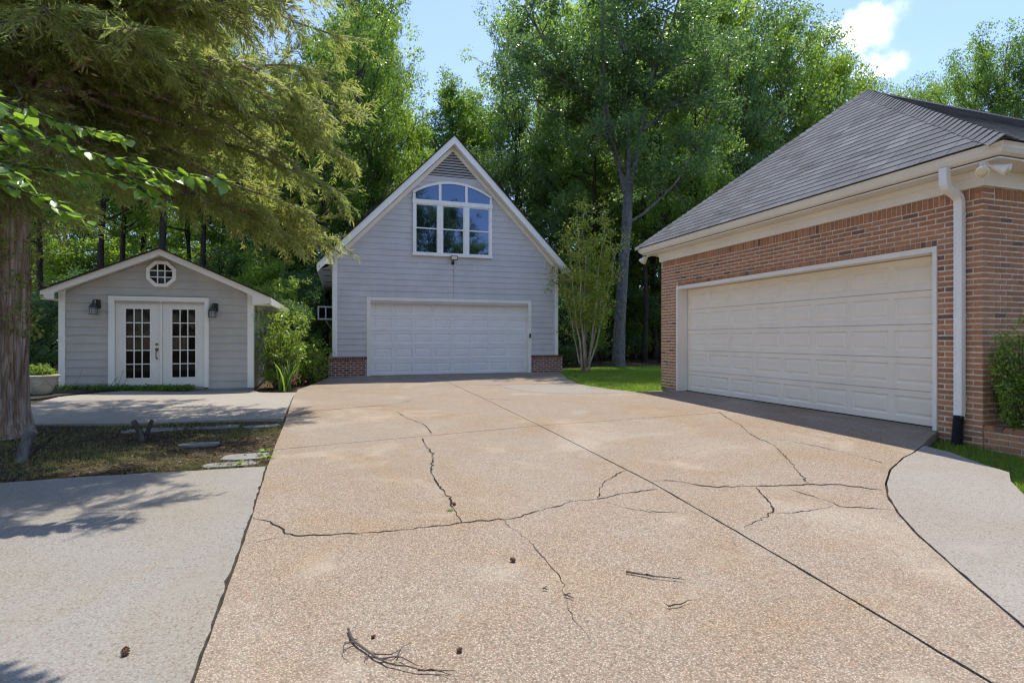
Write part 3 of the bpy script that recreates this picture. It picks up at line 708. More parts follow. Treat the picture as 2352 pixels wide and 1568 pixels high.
# roof: slab planes under the shingles
AP_ = Vector((9.42, 7.54, 5.79)); c1 = Vector((EX-.02, EY0-.02, EZ+.005)); c2 = Vector((EX-.02, EY1+.02, EZ+.005)); rg_end = Vector((15.3, 7.54, 5.79)); c3 = Vector((15.3, EY0-.02, EZ+.005)); c4 = Vector((15.3, EY1+.02, EZ+.005))
deck = MB().add([c1, c2, AP_, rg_end, c3, c4], [(0, 2, 1), (0, 4, 3, 2), (1, 2, 3, 5), (0, 1, 5, 4), (3, 4, 5)])
rf = obj('roof', deck, M['roofdark'], B)
def frame_of(a, b, top):
    u = (b-a).normalized(); w = (top-a)-u*(top-a).dot(u); L = w.length; w = w/L; nn = u.cross(w).normalized()
    if nn.z < 0: nn = -nn
    return u, w, nn, L
def shingle_verts(a, u, w, nn, s0, s1, d0, d1, l0, l1):
    """tab between distances s along the eave (bottom s0..s1, top l0..l1) and d up the slope; the butt edge is proud"""
    P = lambda s, d, hgt: a+u*s+w*d+nn*hgt
    return [P(s0, d0, .004), P(s1, d0, .004), P(s1, d0, .013), P(s0, d0, .013), P(l0, d1, .005), P(l1, d1, .005)]
SF = [(0, 1, 2, 3), (3, 2, 5, 4), (0, 3, 4), (1, 5, 2)]
def shingles(a, b, left_slope, right_slope, L, frm, tabw, expo, q, vmax):
    u, w, nn, _ = frm; W_ = (b-a).length; out = []; d = 0; r_ = 0
    while d < L-.02:
        d1 = min(d+expo*1.02, L); lo, hi = left_slope*d, W_-right_slope*d; lo1, hi1 = left_slope*d1, W_-right_slope*d1
        s = lo-(r_*.5 % 1)*tabw-q.random()*.05
        while s < hi:
            e = s+tabw-.006
            b0, b1, t0, t1 = max(s, lo), min(e, hi), max(s, lo1), min(e, hi1)
            if b1-b0 > .02 and t1 > t0-.3:
                t0 = min(max(t0, lo1), hi1); t1 = max(min(t1, hi1), t0+.002)
                out.append(shingle_verts(a, u, w, nn, b0, b1, d, d1, t0, t1))
            s += tabw
            if s > vmax: break
        d += expo; r_ += 1
    return out
q = random.Random(5)
frm = frame_of(c1, c2, AP_); L = frm[3]
S1 = shingles(c1, c2, 3.72/L, 3.72/L, L, frm, .305, .141, q, 99)
eye = Vector((0, 0, 1.15))
S1.sort(key=lambda v: (v[3]-eye).length - .6*(v[1]-v[0]).length*10)
def raw_obj(name, vs, fs, mat, parent, kind=None):
    mb = MB()
    for v in vs: mb.add(v, fs)
    o = obj(name, mb, mat, parent)
    if kind: tag(o, kind=kind)
    return o
for v in S1[:300]: raw_obj('shingle', [v], SF, M['shingle'], rf)
if S1[300:]: raw_obj('shingle_field', S1[300:], SF, M['shingle'], rf, 'stuff')
frm2 = frame_of(c1, c3, AP_); L2 = frm2[3]; proj_ = (AP_-c1).dot(frm2[0])
S2 = shingles(c1, c3, proj_/L2, 0, L2, frm2, .305, .141, q, 99)
frm3 = frame_of(c2, c4, AP_); S3 = shingles(c2, c4, proj_/L2, 0, L2, frm3, .61, .282, q, 99)
raw_obj('shingle_field', S2+S3, SF, M['shingle'], rf, 'stuff')
def caps(a, b, n1, n2, step, name, q):
    d = (b-a); Ln = d.length; d = d/Ln; k = 0
    s1 = n1.cross(d).normalized(); s2 = n2.cross(d).normalized()
    if s1.dot(s2) > 0: s2 = -s2
    for side in (0,):
        pass
    # wings must fall away from the hip
    if s1.z > 0: s1 = -s1
    if s2.z > 0: s2 = -s2
    up = (n1+n2).normalized(); t_ = 0
    while t_ < Ln-.02:
        p0 = a+d*t_; p1 = a+d*min(t_+step*1.15, Ln); wv = .15*q.uniform(.96, 1.04)
        lo, hi = .034, .020
        v = [p0+s1*wv+up*lo*.6, p0+up*(lo+.012), p0+s2*wv+up*lo*.6, p1+s1*wv+up*hi*.6, p1+up*(hi+.008), p1+s2*wv+up*hi*.6,
             p0+s1*wv+up*(lo*.6-.016), p0+up*(lo-.004), p0+s2*wv+up*(lo*.6-.016)]
        obj(name, MB().add(v, [(0, 1, 4, 3), (1, 2, 5, 4), (6, 7, 1, 0), (7, 8, 2, 1)]), M['shingle'], rf); t_ += step
caps(c1, AP_, frm[2], frm2[2], .128, 'ridge_cap', q); caps(c2, AP_, frm[2], frm3[2], .128, 'ridge_cap', q); caps(AP_, rg_end, frm2[2], frm3[2], .2, 'ridge_cap', q)
# downspout with elbows and strap
def flat_pipe(pts, w, d, mb):
    """rectangular pipe along pts; w runs along y, d across"""
    for i in range(len(pts)):
        pass
    v = []; f = []
    for i, p_ in enumerate(pts):
        p_ = Vector(p_); t_ = (Vector(pts[min(i+1, len(pts)-1)])-Vector(pts[max(i-1, 0)])).normalized(); yv = Vector((0, 1, 0)); nv = t_.cross(yv).normalized()
        v += [p_+yv*w/2+nv*d/2, p_-yv*w/2+nv*d/2, p_-yv*w/2-nv*d/2, p_+yv*w/2-nv*d/2]
    for i in range(len(pts)-1): f += [(4*i+k, 4*i+(k+1) % 4, 4*i+4+(k+1) % 4, 4*i+4+k) for k in range(4)]
    f += [(3, 2, 1, 0), tuple(4*(len(pts)-1)+k for k in range(4))]
    return mb.add(v, f)
xs_ = 7.055
ds = flat_pipe([(6.80, 4.46, 3.16), (6.80, 4.46, 3.02), (6.808, 4.46, 2.97), (6.83, 4.46, 2.935), (6.87, 4.46, 2.91), (6.98, 4.46, 2.865), (7.03, 4.46, 2.835), (7.05, 4.46, 2.80), (xs_, 4.46, 2.74), (xs_, 4.46, .30), (xs_-.01, 4.46, .20)], .088, .07, MB())
dso = obj('downspout', ds, M['white'], B)
for zz in (2.62, 2.55, 1.42, .42): obj('strap', MB().box(xs_-.039, xs_+.05, 4.412, 4.508, zz, zz+.014), M['white'], dso)
for yy in (4.435, 4.485): obj('rib', MB().box(xs_-.0385, xs_-.0355, yy-.004, yy+.004, .45, 2.5), M['white'], dso)
# black corrugated boot
bt = MB(); ring = []; N = 44
for i in range(N+1):
    t_ = i/N; zz = .235-.375*t_; rr = (.062 if i % 2 else .054)*(1+.12*t_); ring.append(Vector((xs_-.015-.05*t_, 4.46-.01*t_, zz))); 
bt.tube(ring, [(.056 if i % 2 else .048)*(1+.10*i/N) for i in range(N+1)], 14)
obj('drain_boot', bt, M['black'], dso)
# planter wall beside the garage corner
PL = thing('brick_planter', 'low red brick planter wall at the corner of the brick garage', 'planter', (7.6, 3.3, -.15))
core = MB(); core.box(BX+.01, BX+.11, 2.2, BY0-.003, -.3, .135); core.box(BX+.11, 10, 2.2, 2.31, -.3, .135); pw_ = obj('wall', core, M['mortar'], PL)
soilb = MB().box(BX+.111, 10, 2.311, BY0-.004, -.3, .06); obj('soil', soilb, M['soil'], PL)
rec = []
for kk in range(-4, 2):
    for (s, e) in course(2.2, BY0-.008, (kk % 2)*.105): rec.append(((BX+.012, (s+e)/2, .016+kk*p+.028), (e-s, .035, Hh), R(-90)))
y = 2.2
while y < BY0-.05: rec.append(((BX+.055, y+.045, .125), (.086, .13, .058), R(-90))); y += .097
lay_bricks(rec, pw_, M['brick'], 120)

# ------------------------------------------------------------------ garden shed (left)
SX0, SX1, SY, SXC = -5.99, -2.03, 14.6, -3.97
S = thing('garden_shed', 'small warm grey lap-sided shed with white double glass doors and octagonal gable window', 'shed', (SXC, SY, -.05))
SZ, SS = 3.235, .452
zs = lambda x: SZ-SS*abs(x-SXC)
mb = MB().prism([(SX0, -.05), (-4.98, -.05), (-4.98, 2.08), (-3.03, 2.08), (-3.03, -.05), (SX1, -.05), (SX1, zs(SX1)-.1), (SXC, zs(SXC)-.1), (SX0, zs(SX0)-.1)], 'y', SY+.012, SY+.14)
mb.box(SX0, SX0+.14, SY+.14, 19.8, -.05, 2.25); mb.box(SX1-.14, SX1, SY+.14, 19.8, -.05, 2.25); mb.box(SX0, SX1, 19.66, 19.8, -.05, 2.3)
mb.box(SX0+.14, SX1-.14, SY+.5, SY+.52, -.05, 2.2)
obj('wall', mb, M['shed_siding'], S)
obj('foundation', MB().box(SX0-.015, SX1+.02, SY-.03, 19.8, -.4, -.05), M['found'], S)
z = -.05; ex = .184
while z < 3.0:
    z1 = z+ex
    def span2(zz):
        hw_l = min(SXC-SX0-.12, (SZ-.15-zz)/SS); hw_r = min(SX1-SXC-.12, (SZ-.15-zz)/SS); return SXC-hw_l, SXC+hw_r
    b0, b1 = span2(z); t0, t1 = span2(z1)
    if t1-t0 > .15:
        segs = [(b0, -5.035, t0, -5.035), (-3.005, b1, -3.005, t1)] if z1 < 2.13 else [(b0, b1, t0, t1)]
        for (a, b, c, d) in segs: obj('siding_board', lap_board(MB(), a, b, c, d, z, z1+.004, SY, .024), M['shed_siding'], S)
    z = z1
z = -.05
while z < 2.05:
    v = [(SX1+.015, SY+.03, z), (SX1+.015, 19.8, z), (SX1+.003, 19.8, z+ex), (SX1+.003, SY+.03, z+ex), (SX1-.01, SY+.03, z), (SX1-.01, 19.8, z)]
    obj('siding_board', MB().add(v, [(0, 1, 2, 3), (4, 5, 1, 0)]), M['shed_siding'], S); z += ex
for (a, b) in ((SX0-.003, SX0+.12), (SX1-.12, SX1+.019)):
    obj('corner_board', MB().prism([(a, -.05), (b, -.05), (b, zs(b)-.10), (a, zs(a)-.10)], 'y', SY-.036, SY+.011), M['white'], S)
obj('side_corner_board', MB().box(SX1+.003, SX1+.022, SY+.011, SY+.11, -.05, 2.2), M['white'], S)
SL0, SR0 = -6.24, -1.60
for (xa, xb) in ((SL0, SXC), (SXC, SR0)):
    pz = lambda o: [(xa, zs(xa)-o[0]), (xb, zs(xb)-o[0]), (xb, zs(xb)-o[1]), (xa, zs(xa)-o[1])]
    obj('rake_board', MB().prism(pz((0, .145)), 'y', SY-.25, SY-.222), M['cream'], S)
    obj('rake_soffit', MB().prism(pz((.10, .12)), 'y', SY-.22, SY+.0), M['cream'], S)
    obj('roof', MB().prism(pz((-.035, -.002)), 'y', SY-.275, 19.95), M['roofdark'], S)
    obj('drip_edge', MB().prism(pz((-.034, -.001)), 'y', SY-.285, SY-.276), M['roofdark'], S)
for (a, b) in ((SX0, SL0+.003), (SX1+.02, SR0-.003)):
    obj('eave_return', MB().prism([(a, zs(a)-.10), (b, zs(b)-.10), (b, min(zs(a), zs(b))-.15), (a, zs(b)-.19)], 'y', SY-.247, SY-.224), M['cream'], S)
    obj('eave_soffit', MB().box(a, b, SY-.22, 19.8, zs(b)-.19, zs(b)-.17), M['cream'], S)
obj('fascia', MB().box(SR0-.02, SR0, SY-.245, 19.9, zs(SR0)-.17, zs(SR0)-.005), M['cream'], S)
# octagonal window
oc = (-3.985, 2.675); orad = .305
octp = lambda r_: [(oc[0]+r_*math.cos(R(22.5+45*i)), oc[1]+r_*math.sin(R(22.5+45*i))) for i in range(8)]
ow_ = obj('octagonal_window', MB().prism(octp(.25), 'y', SY-.030, SY-.022), M['dark'], S)
A, Bp = octp(.328), octp(.248); om = MB()
for i in range(8):
    j = (i+1) % 8; om.prism([A[i], A[j], Bp[j], Bp[i]], 'y', SY-.075, SY-.02)
obj('frame', om, M['white'], ow_)
g_ = .075
mu = MB()
for s in (-1, 1):
    mu.box(oc[0]+s*g_-.011, oc[0]+s*g_+.011, SY-.062, SY-.040, oc[1]-.225, oc[1]+.225); mu.box(oc[0]-.225, oc[0]+.225, SY-.061, SY-.041, oc[1]+s*g_-.011, oc[1]+s*g_+.011)
obj('muntin', mu, M['white'], ow_)
cuts = [-.229, -g_, g_, .229]
for i in range(3):
    for j in range(3):
        xa, xb, za, zb = cuts[i], cuts[i+1], cuts[j], cuts[j+1]
        P = [(xa, za), (xb, za), (xb, zb), (xa, zb)]
        if i != 1 and j != 1:
            P = {(0, 0): [(xb, za), (xb, zb), (xa, zb)], (2, 0): [(xa, za), (xb, zb), (xa, zb)], (2, 2): [(xa, za), (xb, za), (xa, zb)], (0, 2): [(xa, za), (xb, za), (xb, zb)]}[(i, j)]
        obj('pane', MB().prism([(oc[0]+a, oc[1]+b) for a, b in P], 'y', SY-.047, SY-.043), M['glass_warm'], ow_)
# double doors
fm = MB(); fm.box(-5.032, -4.925, SY-.06, SY+.05, -.02, 2.12); fm.box(-3.085, -3.008, SY-.06, SY+.05, -.02, 2.12); fm.box(-4.925, -3.085, SY-.059, SY+.05, 2.035, 2.119)
fm.box(-5.052, -5.0325, SY-.035, SY+.0, -.02, 2.135); fm.box(-3.0075, -2.99, SY-.035, SY, -.02, 2.135); fm.box(-5.0325, -3.0075, SY-.078, SY-.061, 2.085, 2.134)
obj('door_frame', fm, M['white'], S); obj('threshold', MB().box(-4.924, -3.086, SY-.05, SY+.08, -.045, -.008), M['vent'], S)
for (a, b, hs) in ((-4.918, -4.032, 1), (-3.978, -3.092, 0)):
    yd = SY+.022; ga, gb, gz0, gz1 = a+.185, b-.185, .22, 1.865
    dm = MB(); dm.box(a, ga, yd, yd+.045, .0, 2.03); dm.box(gb, b, yd, yd+.045, .0, 2.03); dm.box(ga, gb, yd+.001, yd+.044, 0, gz0); dm.box(ga, gb, yd+.001, yd+.044, gz1, 2.03)
    D = obj('door', dm, M['door_white'], S)
    tr = MB(); e_ = .028
    tr.box(ga-.012, ga+e_-.012, yd-.014, yd-.001, gz0, gz1); tr.box(gb-e_+.012, gb+.012, yd-.014, yd-.001, gz0, gz1); tr.box(ga+e_-.012, gb-e_+.012, yd-.0135, yd-.001, gz0-.012, gz0+e_-.012); tr.box(ga+e_-.012, gb-e_+.012, yd-.0135, yd-.001, gz1-e_+.012, gz1+.012)
    obj('glazing_bead', tr, M['white'], D)
    xa, xb, za, zb = ga+.016, gb-.016, gz0+.016, gz1-.016
    for i in range(3):
        for j in range(5):
            x_ = xa+(xb-xa)*i/3; z_ = za+(zb-za)*j/5; tl = rg.gauss(0, .0012)
            obj('pane', MB().add([(x_, yd+.012+tl, z_), (x_+(xb-xa)/3, yd+.012-tl, z_), (x_+(xb-xa)/3, yd+.012-tl, z_+(zb-za)/5), (x_, yd+.012+tl, z_+(zb-za)/5)], [(0, 1, 2, 3)]), M['glass_warm'], D)
    for i in (1, 2): x_ = xa+(xb-xa)*i/3; obj('muntin', MB().box(x_-.010, x_+.010, yd-.006, yd+.008, za, zb), M['white'], D)
    for j in range(1, 5): z_ = za+(zb-za)*j/5; obj('muntin', MB().box(xa, xb, yd-.005, yd+.007, z_-.010, z_+.010), M['white'], D)
    if hs:
        T = Matrix.Translation((b-.065, yd, 1.02)) @ Matrix.Rotation(R(90), 4, 'X')
        obj('deadbolt', MB().lathe([(.030, 0), (.030, .012), (.022, .022), (.010, .024)], 14, T), M['brass'], D)
        T = Matrix.Translation((b-.065, yd, .90)) @ Matrix.Rotation(R(90), 4, 'X')
        hm = MB().lathe([(.040, 0), (.038, .010), (.02, .02), (.008, .022)], 14, T)
        hm.tube([(b-.065, yd-.01, .87), (b-.065, yd-.05, .85), (b-.065, yd-.065, .79), (b-.065, yd-.055, .72), (b-.065, yd-.01, .685)], [.010, .012, .010, .010, .012], 8); hm.lathe([(.022, 0), (.018, .010), (.006, .014)], 12, Matrix.Translation((b-.065, yd, .685)) @ Matrix.Rotation(R(90), 4, 'X'))
        obj('handle', hm, M['brass'], D)
obj('mullion', MB().box(-4.029, -3.981, SY-.02, SY+.06, -.006, 2.034), M['door_white'], S)
sw = obj('side_window', MB().box(SX1+.001, SX1+.012, 15.35, 16.0, 1.0, 1.9), M['glass_warm'], S)
sm = MB(); sm.box(SX1+.003, SX1+.05, 15.27, 15.35, .93, 1.98); sm.box(SX1+.003, SX1+.05, 16.0, 16.08, .93, 1.98); sm.box(SX1+.004, SX1+.049, 15.35, 16.0, 1.9, 1.98); sm.box(SX1+.004, SX1+.049, 15.35, 16.0, .93, 1.0); sm.box(SX1+.012, SX1+.03, 15.36, 15.99, 1.43, 1.46)
obj('frame', sm, M['white'], sw)

# ------------------------------------------------------------------ lamps and small fixtures
def wall_lantern(x, z, label):
    y = SY-.016; L_ = thing('wall_lantern', label, 'lantern', (x, y, z), 'bronze wall lanterns on the shed')
    yc = y-.115
    bp = MB().box(x+.015, x+.105, y-.022, y-.001, z-.03, z+.17); obj('back_plate', bp, M['bronze'], L_)
    arm = MB().tube([(x+.06, y-.02, z+.10), (x+.055, y-.06, z+.16), (x+.03, yc+.02, z+.17), (x, yc, z+.14)], .011, 8)
    obj('arm', arm, M['bronze'], L_)
    T = Matrix.Translation((x, yc, z))
    obj('hood', MB().lathe([(.088, -.02), (.090, -.01), (.070, .03), (.045, .07), (.022, .085), (.020, .115), (.030, .122), (.012, .14), (.004, .165)], 16, T), M['bronze'], L_, True)
    obj('glass_shade', MB().lathe([(.066, -.16), (.070, -.15), (.070, -.025), (.060, -.02)], 16, T), M['lampglass'], L_, True)
    cg = MB()
    for k in range(8):
        a = 2*math.pi*k/8; cg.tube([(x+.079*math.cos(a), yc+.079*math.sin(a), z-.02), (x+.079*math.cos(a), yc+.079*math.sin(a), z-.165)], .0045, 5)
    for zz in (-.06, -.11, -.165):
        cg.tube([(x+.079*math.cos(2*math.pi*k/16), yc+.079*math.sin(2*math.pi*k/16), z+zz) for k in range(17)], .0045, 5)
    obj('cage', cg, M['bronze'], L_); obj('base', MB().lathe([(.084, -.172), (.084, -.162), (.03, -.16)], 16, T), M['bronze'], L_)
wall_lantern(-5.30, 1.875, 'bronze caged wall lantern left of the shed doors')
wall_lantern(-2.90, 1.835, 'bronze caged wall lantern right of the shed doors')
def twin_flood(c, dirs, label, sc=1.0):
    c = Vector(c); F_ = thing('twin_floodlight', label, 'floodlight', c, 'twin floodlights under the brick garage eaves')
    obj('canopy', MB().lathe([(.055*sc, 0), (.055*sc, -.02), (.035*sc, -.04), (.012, -.045)], 14, Matrix.Translation(c)), M['cream'], F_, True)
    for d in dirs:
        d = Vector(d).normalized(); side = Vector((d.x, d.y, 0)).normalized()
        j = c+side*.06*sc+Vector((0, 0, -.045)); e = c+side*.13*sc+Vector((0, 0, -.085))
        obj('arm', MB().tube([c+Vector((0, 0, -.03)), j, e], .016*sc, 8), M['cream'], F_)
        T = Matrix.Translation(e) @ d.to_track_quat('Z', 'Y').to_matrix().to_4x4()
        hd = obj('lamp_head', MB().lathe([(.012, -.05), (.035*sc, -.045), (.042*sc, .0), (.055*sc, .04), (.074*sc, .085), (.076*sc, .105), (.070*sc, .106)], 18, T), M['cream'], F_, True)
        obj('bulb', MB().lathe([(.064*sc, .095), (.060*sc, .110), (.03*sc, .119), (.004, .121)], 16, T), M['lens'], hd, True)
twin_flood((6.88, 4.10, 3.121), [(-.70, -.35, -.60), (.25, -.8, -.45)], 'cream twin floodlight at the near eave corner above the downspout', .85)
twin_flood((6.93, 11.02, 3.121), [(-.7, .15, -.8), (-.1, .75, -.5)], 'cream twin floodlight at the far eave corner of the brick garage', .9)
fl = thing('floodlight', 'small square flood lamp on grey siding under the arched window', 'floodlight', (3.37, gy-.016, 3.55))
obj('mount', MB().lathe([(.05, 0), (.05, .03), (.03, .05), (.01, .055)], 14, Matrix.Translation((3.36, gy-.014, 3.50)) @ Matrix.Rotation(R(90), 4, 'X')), M['black'], fl)
obj('arm', MB().tube([(3.36, gy-.06, 3.50), (3.36, gy-.10, 3.54), (3.365, gy-.12, 3.60)], .018, 8), M['black'], fl)
hb = MB().box(3.27, 3.48, gy-.19, gy-.13, 3.575, 3.705); hd = obj('housing', hb, M['black'], fl)
obj('lens', MB().box(3.29, 3.46, gy-.198, gy-.191, 3.593, 3.69), M['lens'], hd)
obj('conduit', MB().tube([(3.385, gy-.022, 3.46), (3.388, gy-.024, 3.0), (3.392, gy-.023, 2.40)], .006, 6), M['vent'], fl)
# wall air conditioner on the far side wall of the grey garage
ac = thing('air_conditioner', 'white wall-mounted air conditioner box on the side of the grey garage', 'air conditioner', (-.42, 18.9, 1.9))
obj('case', MB().box(-.66, -.175, 18.9, 19.5, 1.80, 2.22), M['white'], ac)
fr_ = MB(); fr_.box(-.68, -.175, 18.86, 18.898, 1.785, 1.83); fr_.box(-.68, -.175, 18.86, 18.898, 2.19, 2.235); fr_.box(-.68, -.635, 18.861, 18.897, 1.83, 2.19); fr_.box(-.22, -.175, 18.861, 18.897, 1.83, 2.19); fr_.box(-.445, -.41, 18.861, 18.897, 1.83, 2.19)
obj('face_frame', fr_, M['white'], ac)
for a in (-.63, -.405): obj('grille', MB().box(a, a+.18, 18.880, 18.896, 1.835, 2.185), M['dark'], ac)
obj('bracket', MB().tube([(-.18, 19.4, 1.45), (-.30, 19.4, 1.55), (-.45, 19.4, 1.79)], .015, 6), M['white'], ac)

# planter urn with fern on a low ledge
pz = .02
lg = obj('timber_edging', MB().prism([(-6.4, 12.4), (-5.45, 12.42), (-5.35, 13.0), (-5.1, 13.9), (-5.35, 14.3), (-6.4, 14.3)], 'z', -.1, pz-.002), M['bark_dark'], org=None)
tag(lg, 'dark low timber ledge under the white planter pot', 'ledge')
pot = thing('planter_pot', 'weathered cream urn pot with moulded garland left of the shed', 'pot', (-5.78, 13.35, pz))
T = Matrix.Translation((-5.78, 13.35, pz))
bowl = obj('bowl', MB().lathe([(.12, 0), (.13, .01), (.155, .03), (.205, .12), (.245, .23), (.262, .33), (.272, .345), (.29, .35), (.30, .37), (.30, .39), (.28, .40), (.255, .385), (.24, .34)], 32, T), M['planter'], pot, True)
gar = MB()
for k in range(5):
    a0 = R(200+k*72)
    pts = []
    for i in range(9):
        a = a0+R(60)*(i/8-.5); zz = .26-.07*math.sin(math.pi*i/8); rr = .205+.30*(zz-.12)+.012; pts.append((-5.78+rr*math.cos(a), 13.35+rr*math.sin(a), pz+zz))
    gar.tube(pts, [.006, .012, .016, .020, .024, .020, .016, .012, .006], 6)
    gar.lathe([(.035, -.02), (.04, 0), (.03, .02), (.01, .028)], 10, Matrix.Translation((-5.78+.262*math.cos(a0+R(36)), 13.35+.262*math.sin(a0+R(36)), pz+.25)) @ Matrix.Rotation(a0+R(36), 4, 'Z') @ Matrix.Rotation(R(90), 4, 'Y'))
obj('garland_relief', gar, M['planter'], bowl, True)
obj('potting_soil', MB().lathe([(.23, .33), (.25, .345), (.05, .352)], 20, T), M['soil'], pot)

# stepping stones
for i, (x, y, a, b, lab) in enumerate([(-2.30, 8.24, .40, .16, 'long grey stepping stone nearest the small forked stump'), (-1.60, 8.24, .30, .14, 'grey stepping stone in the middle of the row along the patio edge'),
      (-1.02, 8.14, .24, .13, 'grey stepping stone next to the driveway at the patio edge'), (-.93, 6.25, .24, .16, 'broad pale flagstone in the dirt beside the driveway'), (-1.02, 5.93, .27, .11, 'thin flagstone between the parking pad and the broad pale flagstone'), (-1.55, 7.1, .22, .10, 'half-buried flat stone in the middle of the bare dirt strip')]):
    q = random.Random(40+i); P = [(x+a*math.copysign(abs(math.cos(t_))**.6, math.cos(t_))*q.uniform(.9, 1.05), y+b*math.copysign(abs(math.sin(t_))**.6, math.sin(t_))*q.uniform(.85, 1.05)) for t_ in [2*math.pi*k/14 for k in range(14)]]
    zz = h(x, y); o = obj('stepping_stone', MB().prism(P, 'z', zz-.06, zz-.020), M['stone'], org=(x, y, zz-.06)); tag(o, lab, 'stone', 'stepping stones in the dirt strip')

# twigs, cones, weeds
def twig(label, strands, r0=.007):
    z0 = h(*strands[0][0])
    mb = MB(); q = random.Random(len(label))
    for si, st in enumerate(strands):
        pts = []
        for i, p_ in enumerate(st):
            lift = .012+(.014*math.sin(3.0*i+si)**2 if i else 0); pts.append((p_[0], p_[1], h(p_[0], p_[1])+lift))
        fine = []
        for a, b in zip(pts[:-1], pts[1:]):
            for k in range(3):
                t_ = k/3; fine.append(tuple(a[j]+(b[j]-a[j])*t_+(q.gauss(0, .003) if k else 0) for j in range(3)))
        fine.append(pts[-1]); rr = r0*(1 if si == 0 else .6); n = len(fine)
        mb.tube(fine, [rr*(1-.75*i/(n-1)) for i in range(n)], 6)
    c0 = strands[0][0]; o = obj('twig', mb, M['twig'], org=(c0[0], c0[1], z0)); tag(o, label, 'twig', 'fallen twigs on the driveway')
twig('large forked dead twig with curled end at the bottom of the driveway', [[(0.038, 2.456), (0.063, 2.346), (0.119, 2.25), (0.181, 2.157), (0.289, 2.08), (0.423, 2.025)], [(0.12, 2.25), (.2, 2.20), (0.287, 2.26)], [(0.063, 2.346), (0.022, 2.33), (0.018, 2.285), (0.045, 2.252)], [(0.119, 2.25), (0.098, 2.225), (0.108, 2.194)], [(.15, 2.20), (.235, 2.175), (.31, 2.09)], [(.22, 2.19), (.245, 2.23)], [(.289, 2.08), (.36, 2.05), (.41, 2.005)], [(.06, 2.36), (.078, 2.375)]], .006)
twig('straight dark twig lying across the driveway right of centre', [[(1.489, 2.593), (1.598, 2.5), (1.737, 2.415)], [(1.56, 2.53), (1.60, 2.485)], [(1.69, 2.45), (1.728, 2.428)]], .006)
twig('small Y-shaped twig near the right foreground of the driveway', [[(1.495, 2.207), (1.554, 2.206), (1.64, 2.222)], [(1.495, 2.207), (1.487, 2.235)], [(1.554, 2.206), (1.585, 2.197)]], .0045)
twig('short broken twig beside the thin crack', [[(1.063, 2.46), (1.1, 2.412)], [(1.07, 2.452), (1.092, 2.44)]], .005)
twig('tiny twig left of the short broken twig', [[(.985, 2.55), (1.01, 2.535)], [(.995, 2.544), (1.005, 2.55)]], .005)
def cone(x, y, s, label):
    z0 = h(x, y); o = thing('pine_cone', label, 'cone', (x, y, z0), 'cones fallen on the paving')
    q = random.Random(int(x*1000)); mb = MB()
    T = Matrix.Translation((x, y, z0+.45*s)) @ Matrix.Rotation(q.uniform(0, 6.28), 4, 'Z') @ Matrix.Rotation(R(70), 4, 'Y')
    mb.lathe([(.08*s, -.55*s), (.30*s, -.42*s), (.36*s, -.1*s), (.28*s, .3*s), (.06*s, .62*s)], 10, T); obj('core', mb, M['cone'], o)
    sc = MB()
    for i in range(46):
        t_ = i/45; zz = (-.5+1.05*t_)*s; rr = .40*s*math.sin(math.pi*(.22+.70*t_)); a = i*2.4
        c = Vector((rr*math.cos(a), rr*math.sin(a), zz)); u = Vector((-math.sin(a), math.cos(a), 0)); w = Vector((math.cos(a), math.sin(a), .5)).normalized()
        sc.add([T @ (c-u*.10*s), T @ (c+u*.10*s), T @ (c+w*.16*s+u*.05*s), T @ (c+w*.16*s-u*.05*s), T @ (c+w*.05*s+Vector((0, 0, .08*s)))], [(0, 1, 2, 3), (0, 4, 1), (1, 4, 2), (2, 4, 3), (3, 4, 0)])
    obj('scales', sc, M['cone'], o)
cone(-.825, 2.551, .032, 'brown cone on the grey parking pad at lower left'); cone(.945, 2.916, .030, 'dark cone alone in the middle of the driveway')
cone(.826, 3.988, .026, 'small cone beside the weed growing from the crack'); cone(.47, 2.165, .022, 'small cone right of the large forked twig'); cone(.139, 2.373, .017, 'tiny cone just above the large forked twig')

# ------------------------------------------------------------------ foliage machinery
def leaf_arrays(P, A, Nn, L, Wd, fold=.12, curl=0.0):
    """P base (n,3), A axis, Nn normal, L length (n,), Wd width -> quads"""
    B_ = np.cross(Nn, A); B_ /= np.linalg.norm(B_, axis=1, keepdims=True)+1e-9
    L = L[:, None]; Wd = Wd[:, None]
    mid = P+A*L*.45
    v = np.stack([P, mid+B_*Wd*.5+Nn*Wd*fold, P+A*L-Nn*L*curl, mid-B_*Wd*.5+Nn*Wd*fold], 1).reshape(-1, 3)
    f = np.arange(len(P)*4).reshape(-1, 4); return v, f
def unit(a): return a/(np.linalg.norm(a, axis=1, keepdims=True)+1e-9)
def leaves_at(rs, C, rad, per, size, flat=.75, up=.8, asp=.62):
    """clusters of leaves: C (m,3) centres, rad scalar/array"""
    C = np.repeat(C, per, 0); n = len(C); rad = np.repeat(np.broadcast_to(rad, (len(C)//per,)), per)[:, None]
    g = rs.normal(size=(n, 3)); g = unit(g)*rs.uniform(.1, 1, size=(n, 1))**.45; off = g*rad*np.array([1, 1, flat])
    P = C+off
    A = unit(g*.8+rs.normal(size=(n, 3))*.7+np.array([0, 0, -.35])); N_ = unit(rs.normal(size=(n, 3))*.75+np.array([0, 0, up])); N_ = unit(N_-A*np.sum(N_*A, 1, keepdims=True))
    L = size*rs.uniform(.6, 1.25, n); return leaf_arrays(P, A, N_, L, L*asp*rs.uniform(.85, 1.15, n), .14, .08)
def bez(a, d, L, up, q, n=5, wob=.06):
    """a limb: starts at a along d, bends upward (or down) by up"""
    pts = [Vector(a)]; d = Vector(d).normalized()
    for i in range(n):
        d = (d+Vector((0, 0, up/n))+Vector((q.gauss(0, wob), q.gauss(0, wob), q.gauss(0, wob)))).normalized(); pts.append(pts[-1]+d*L/n)
    return pts
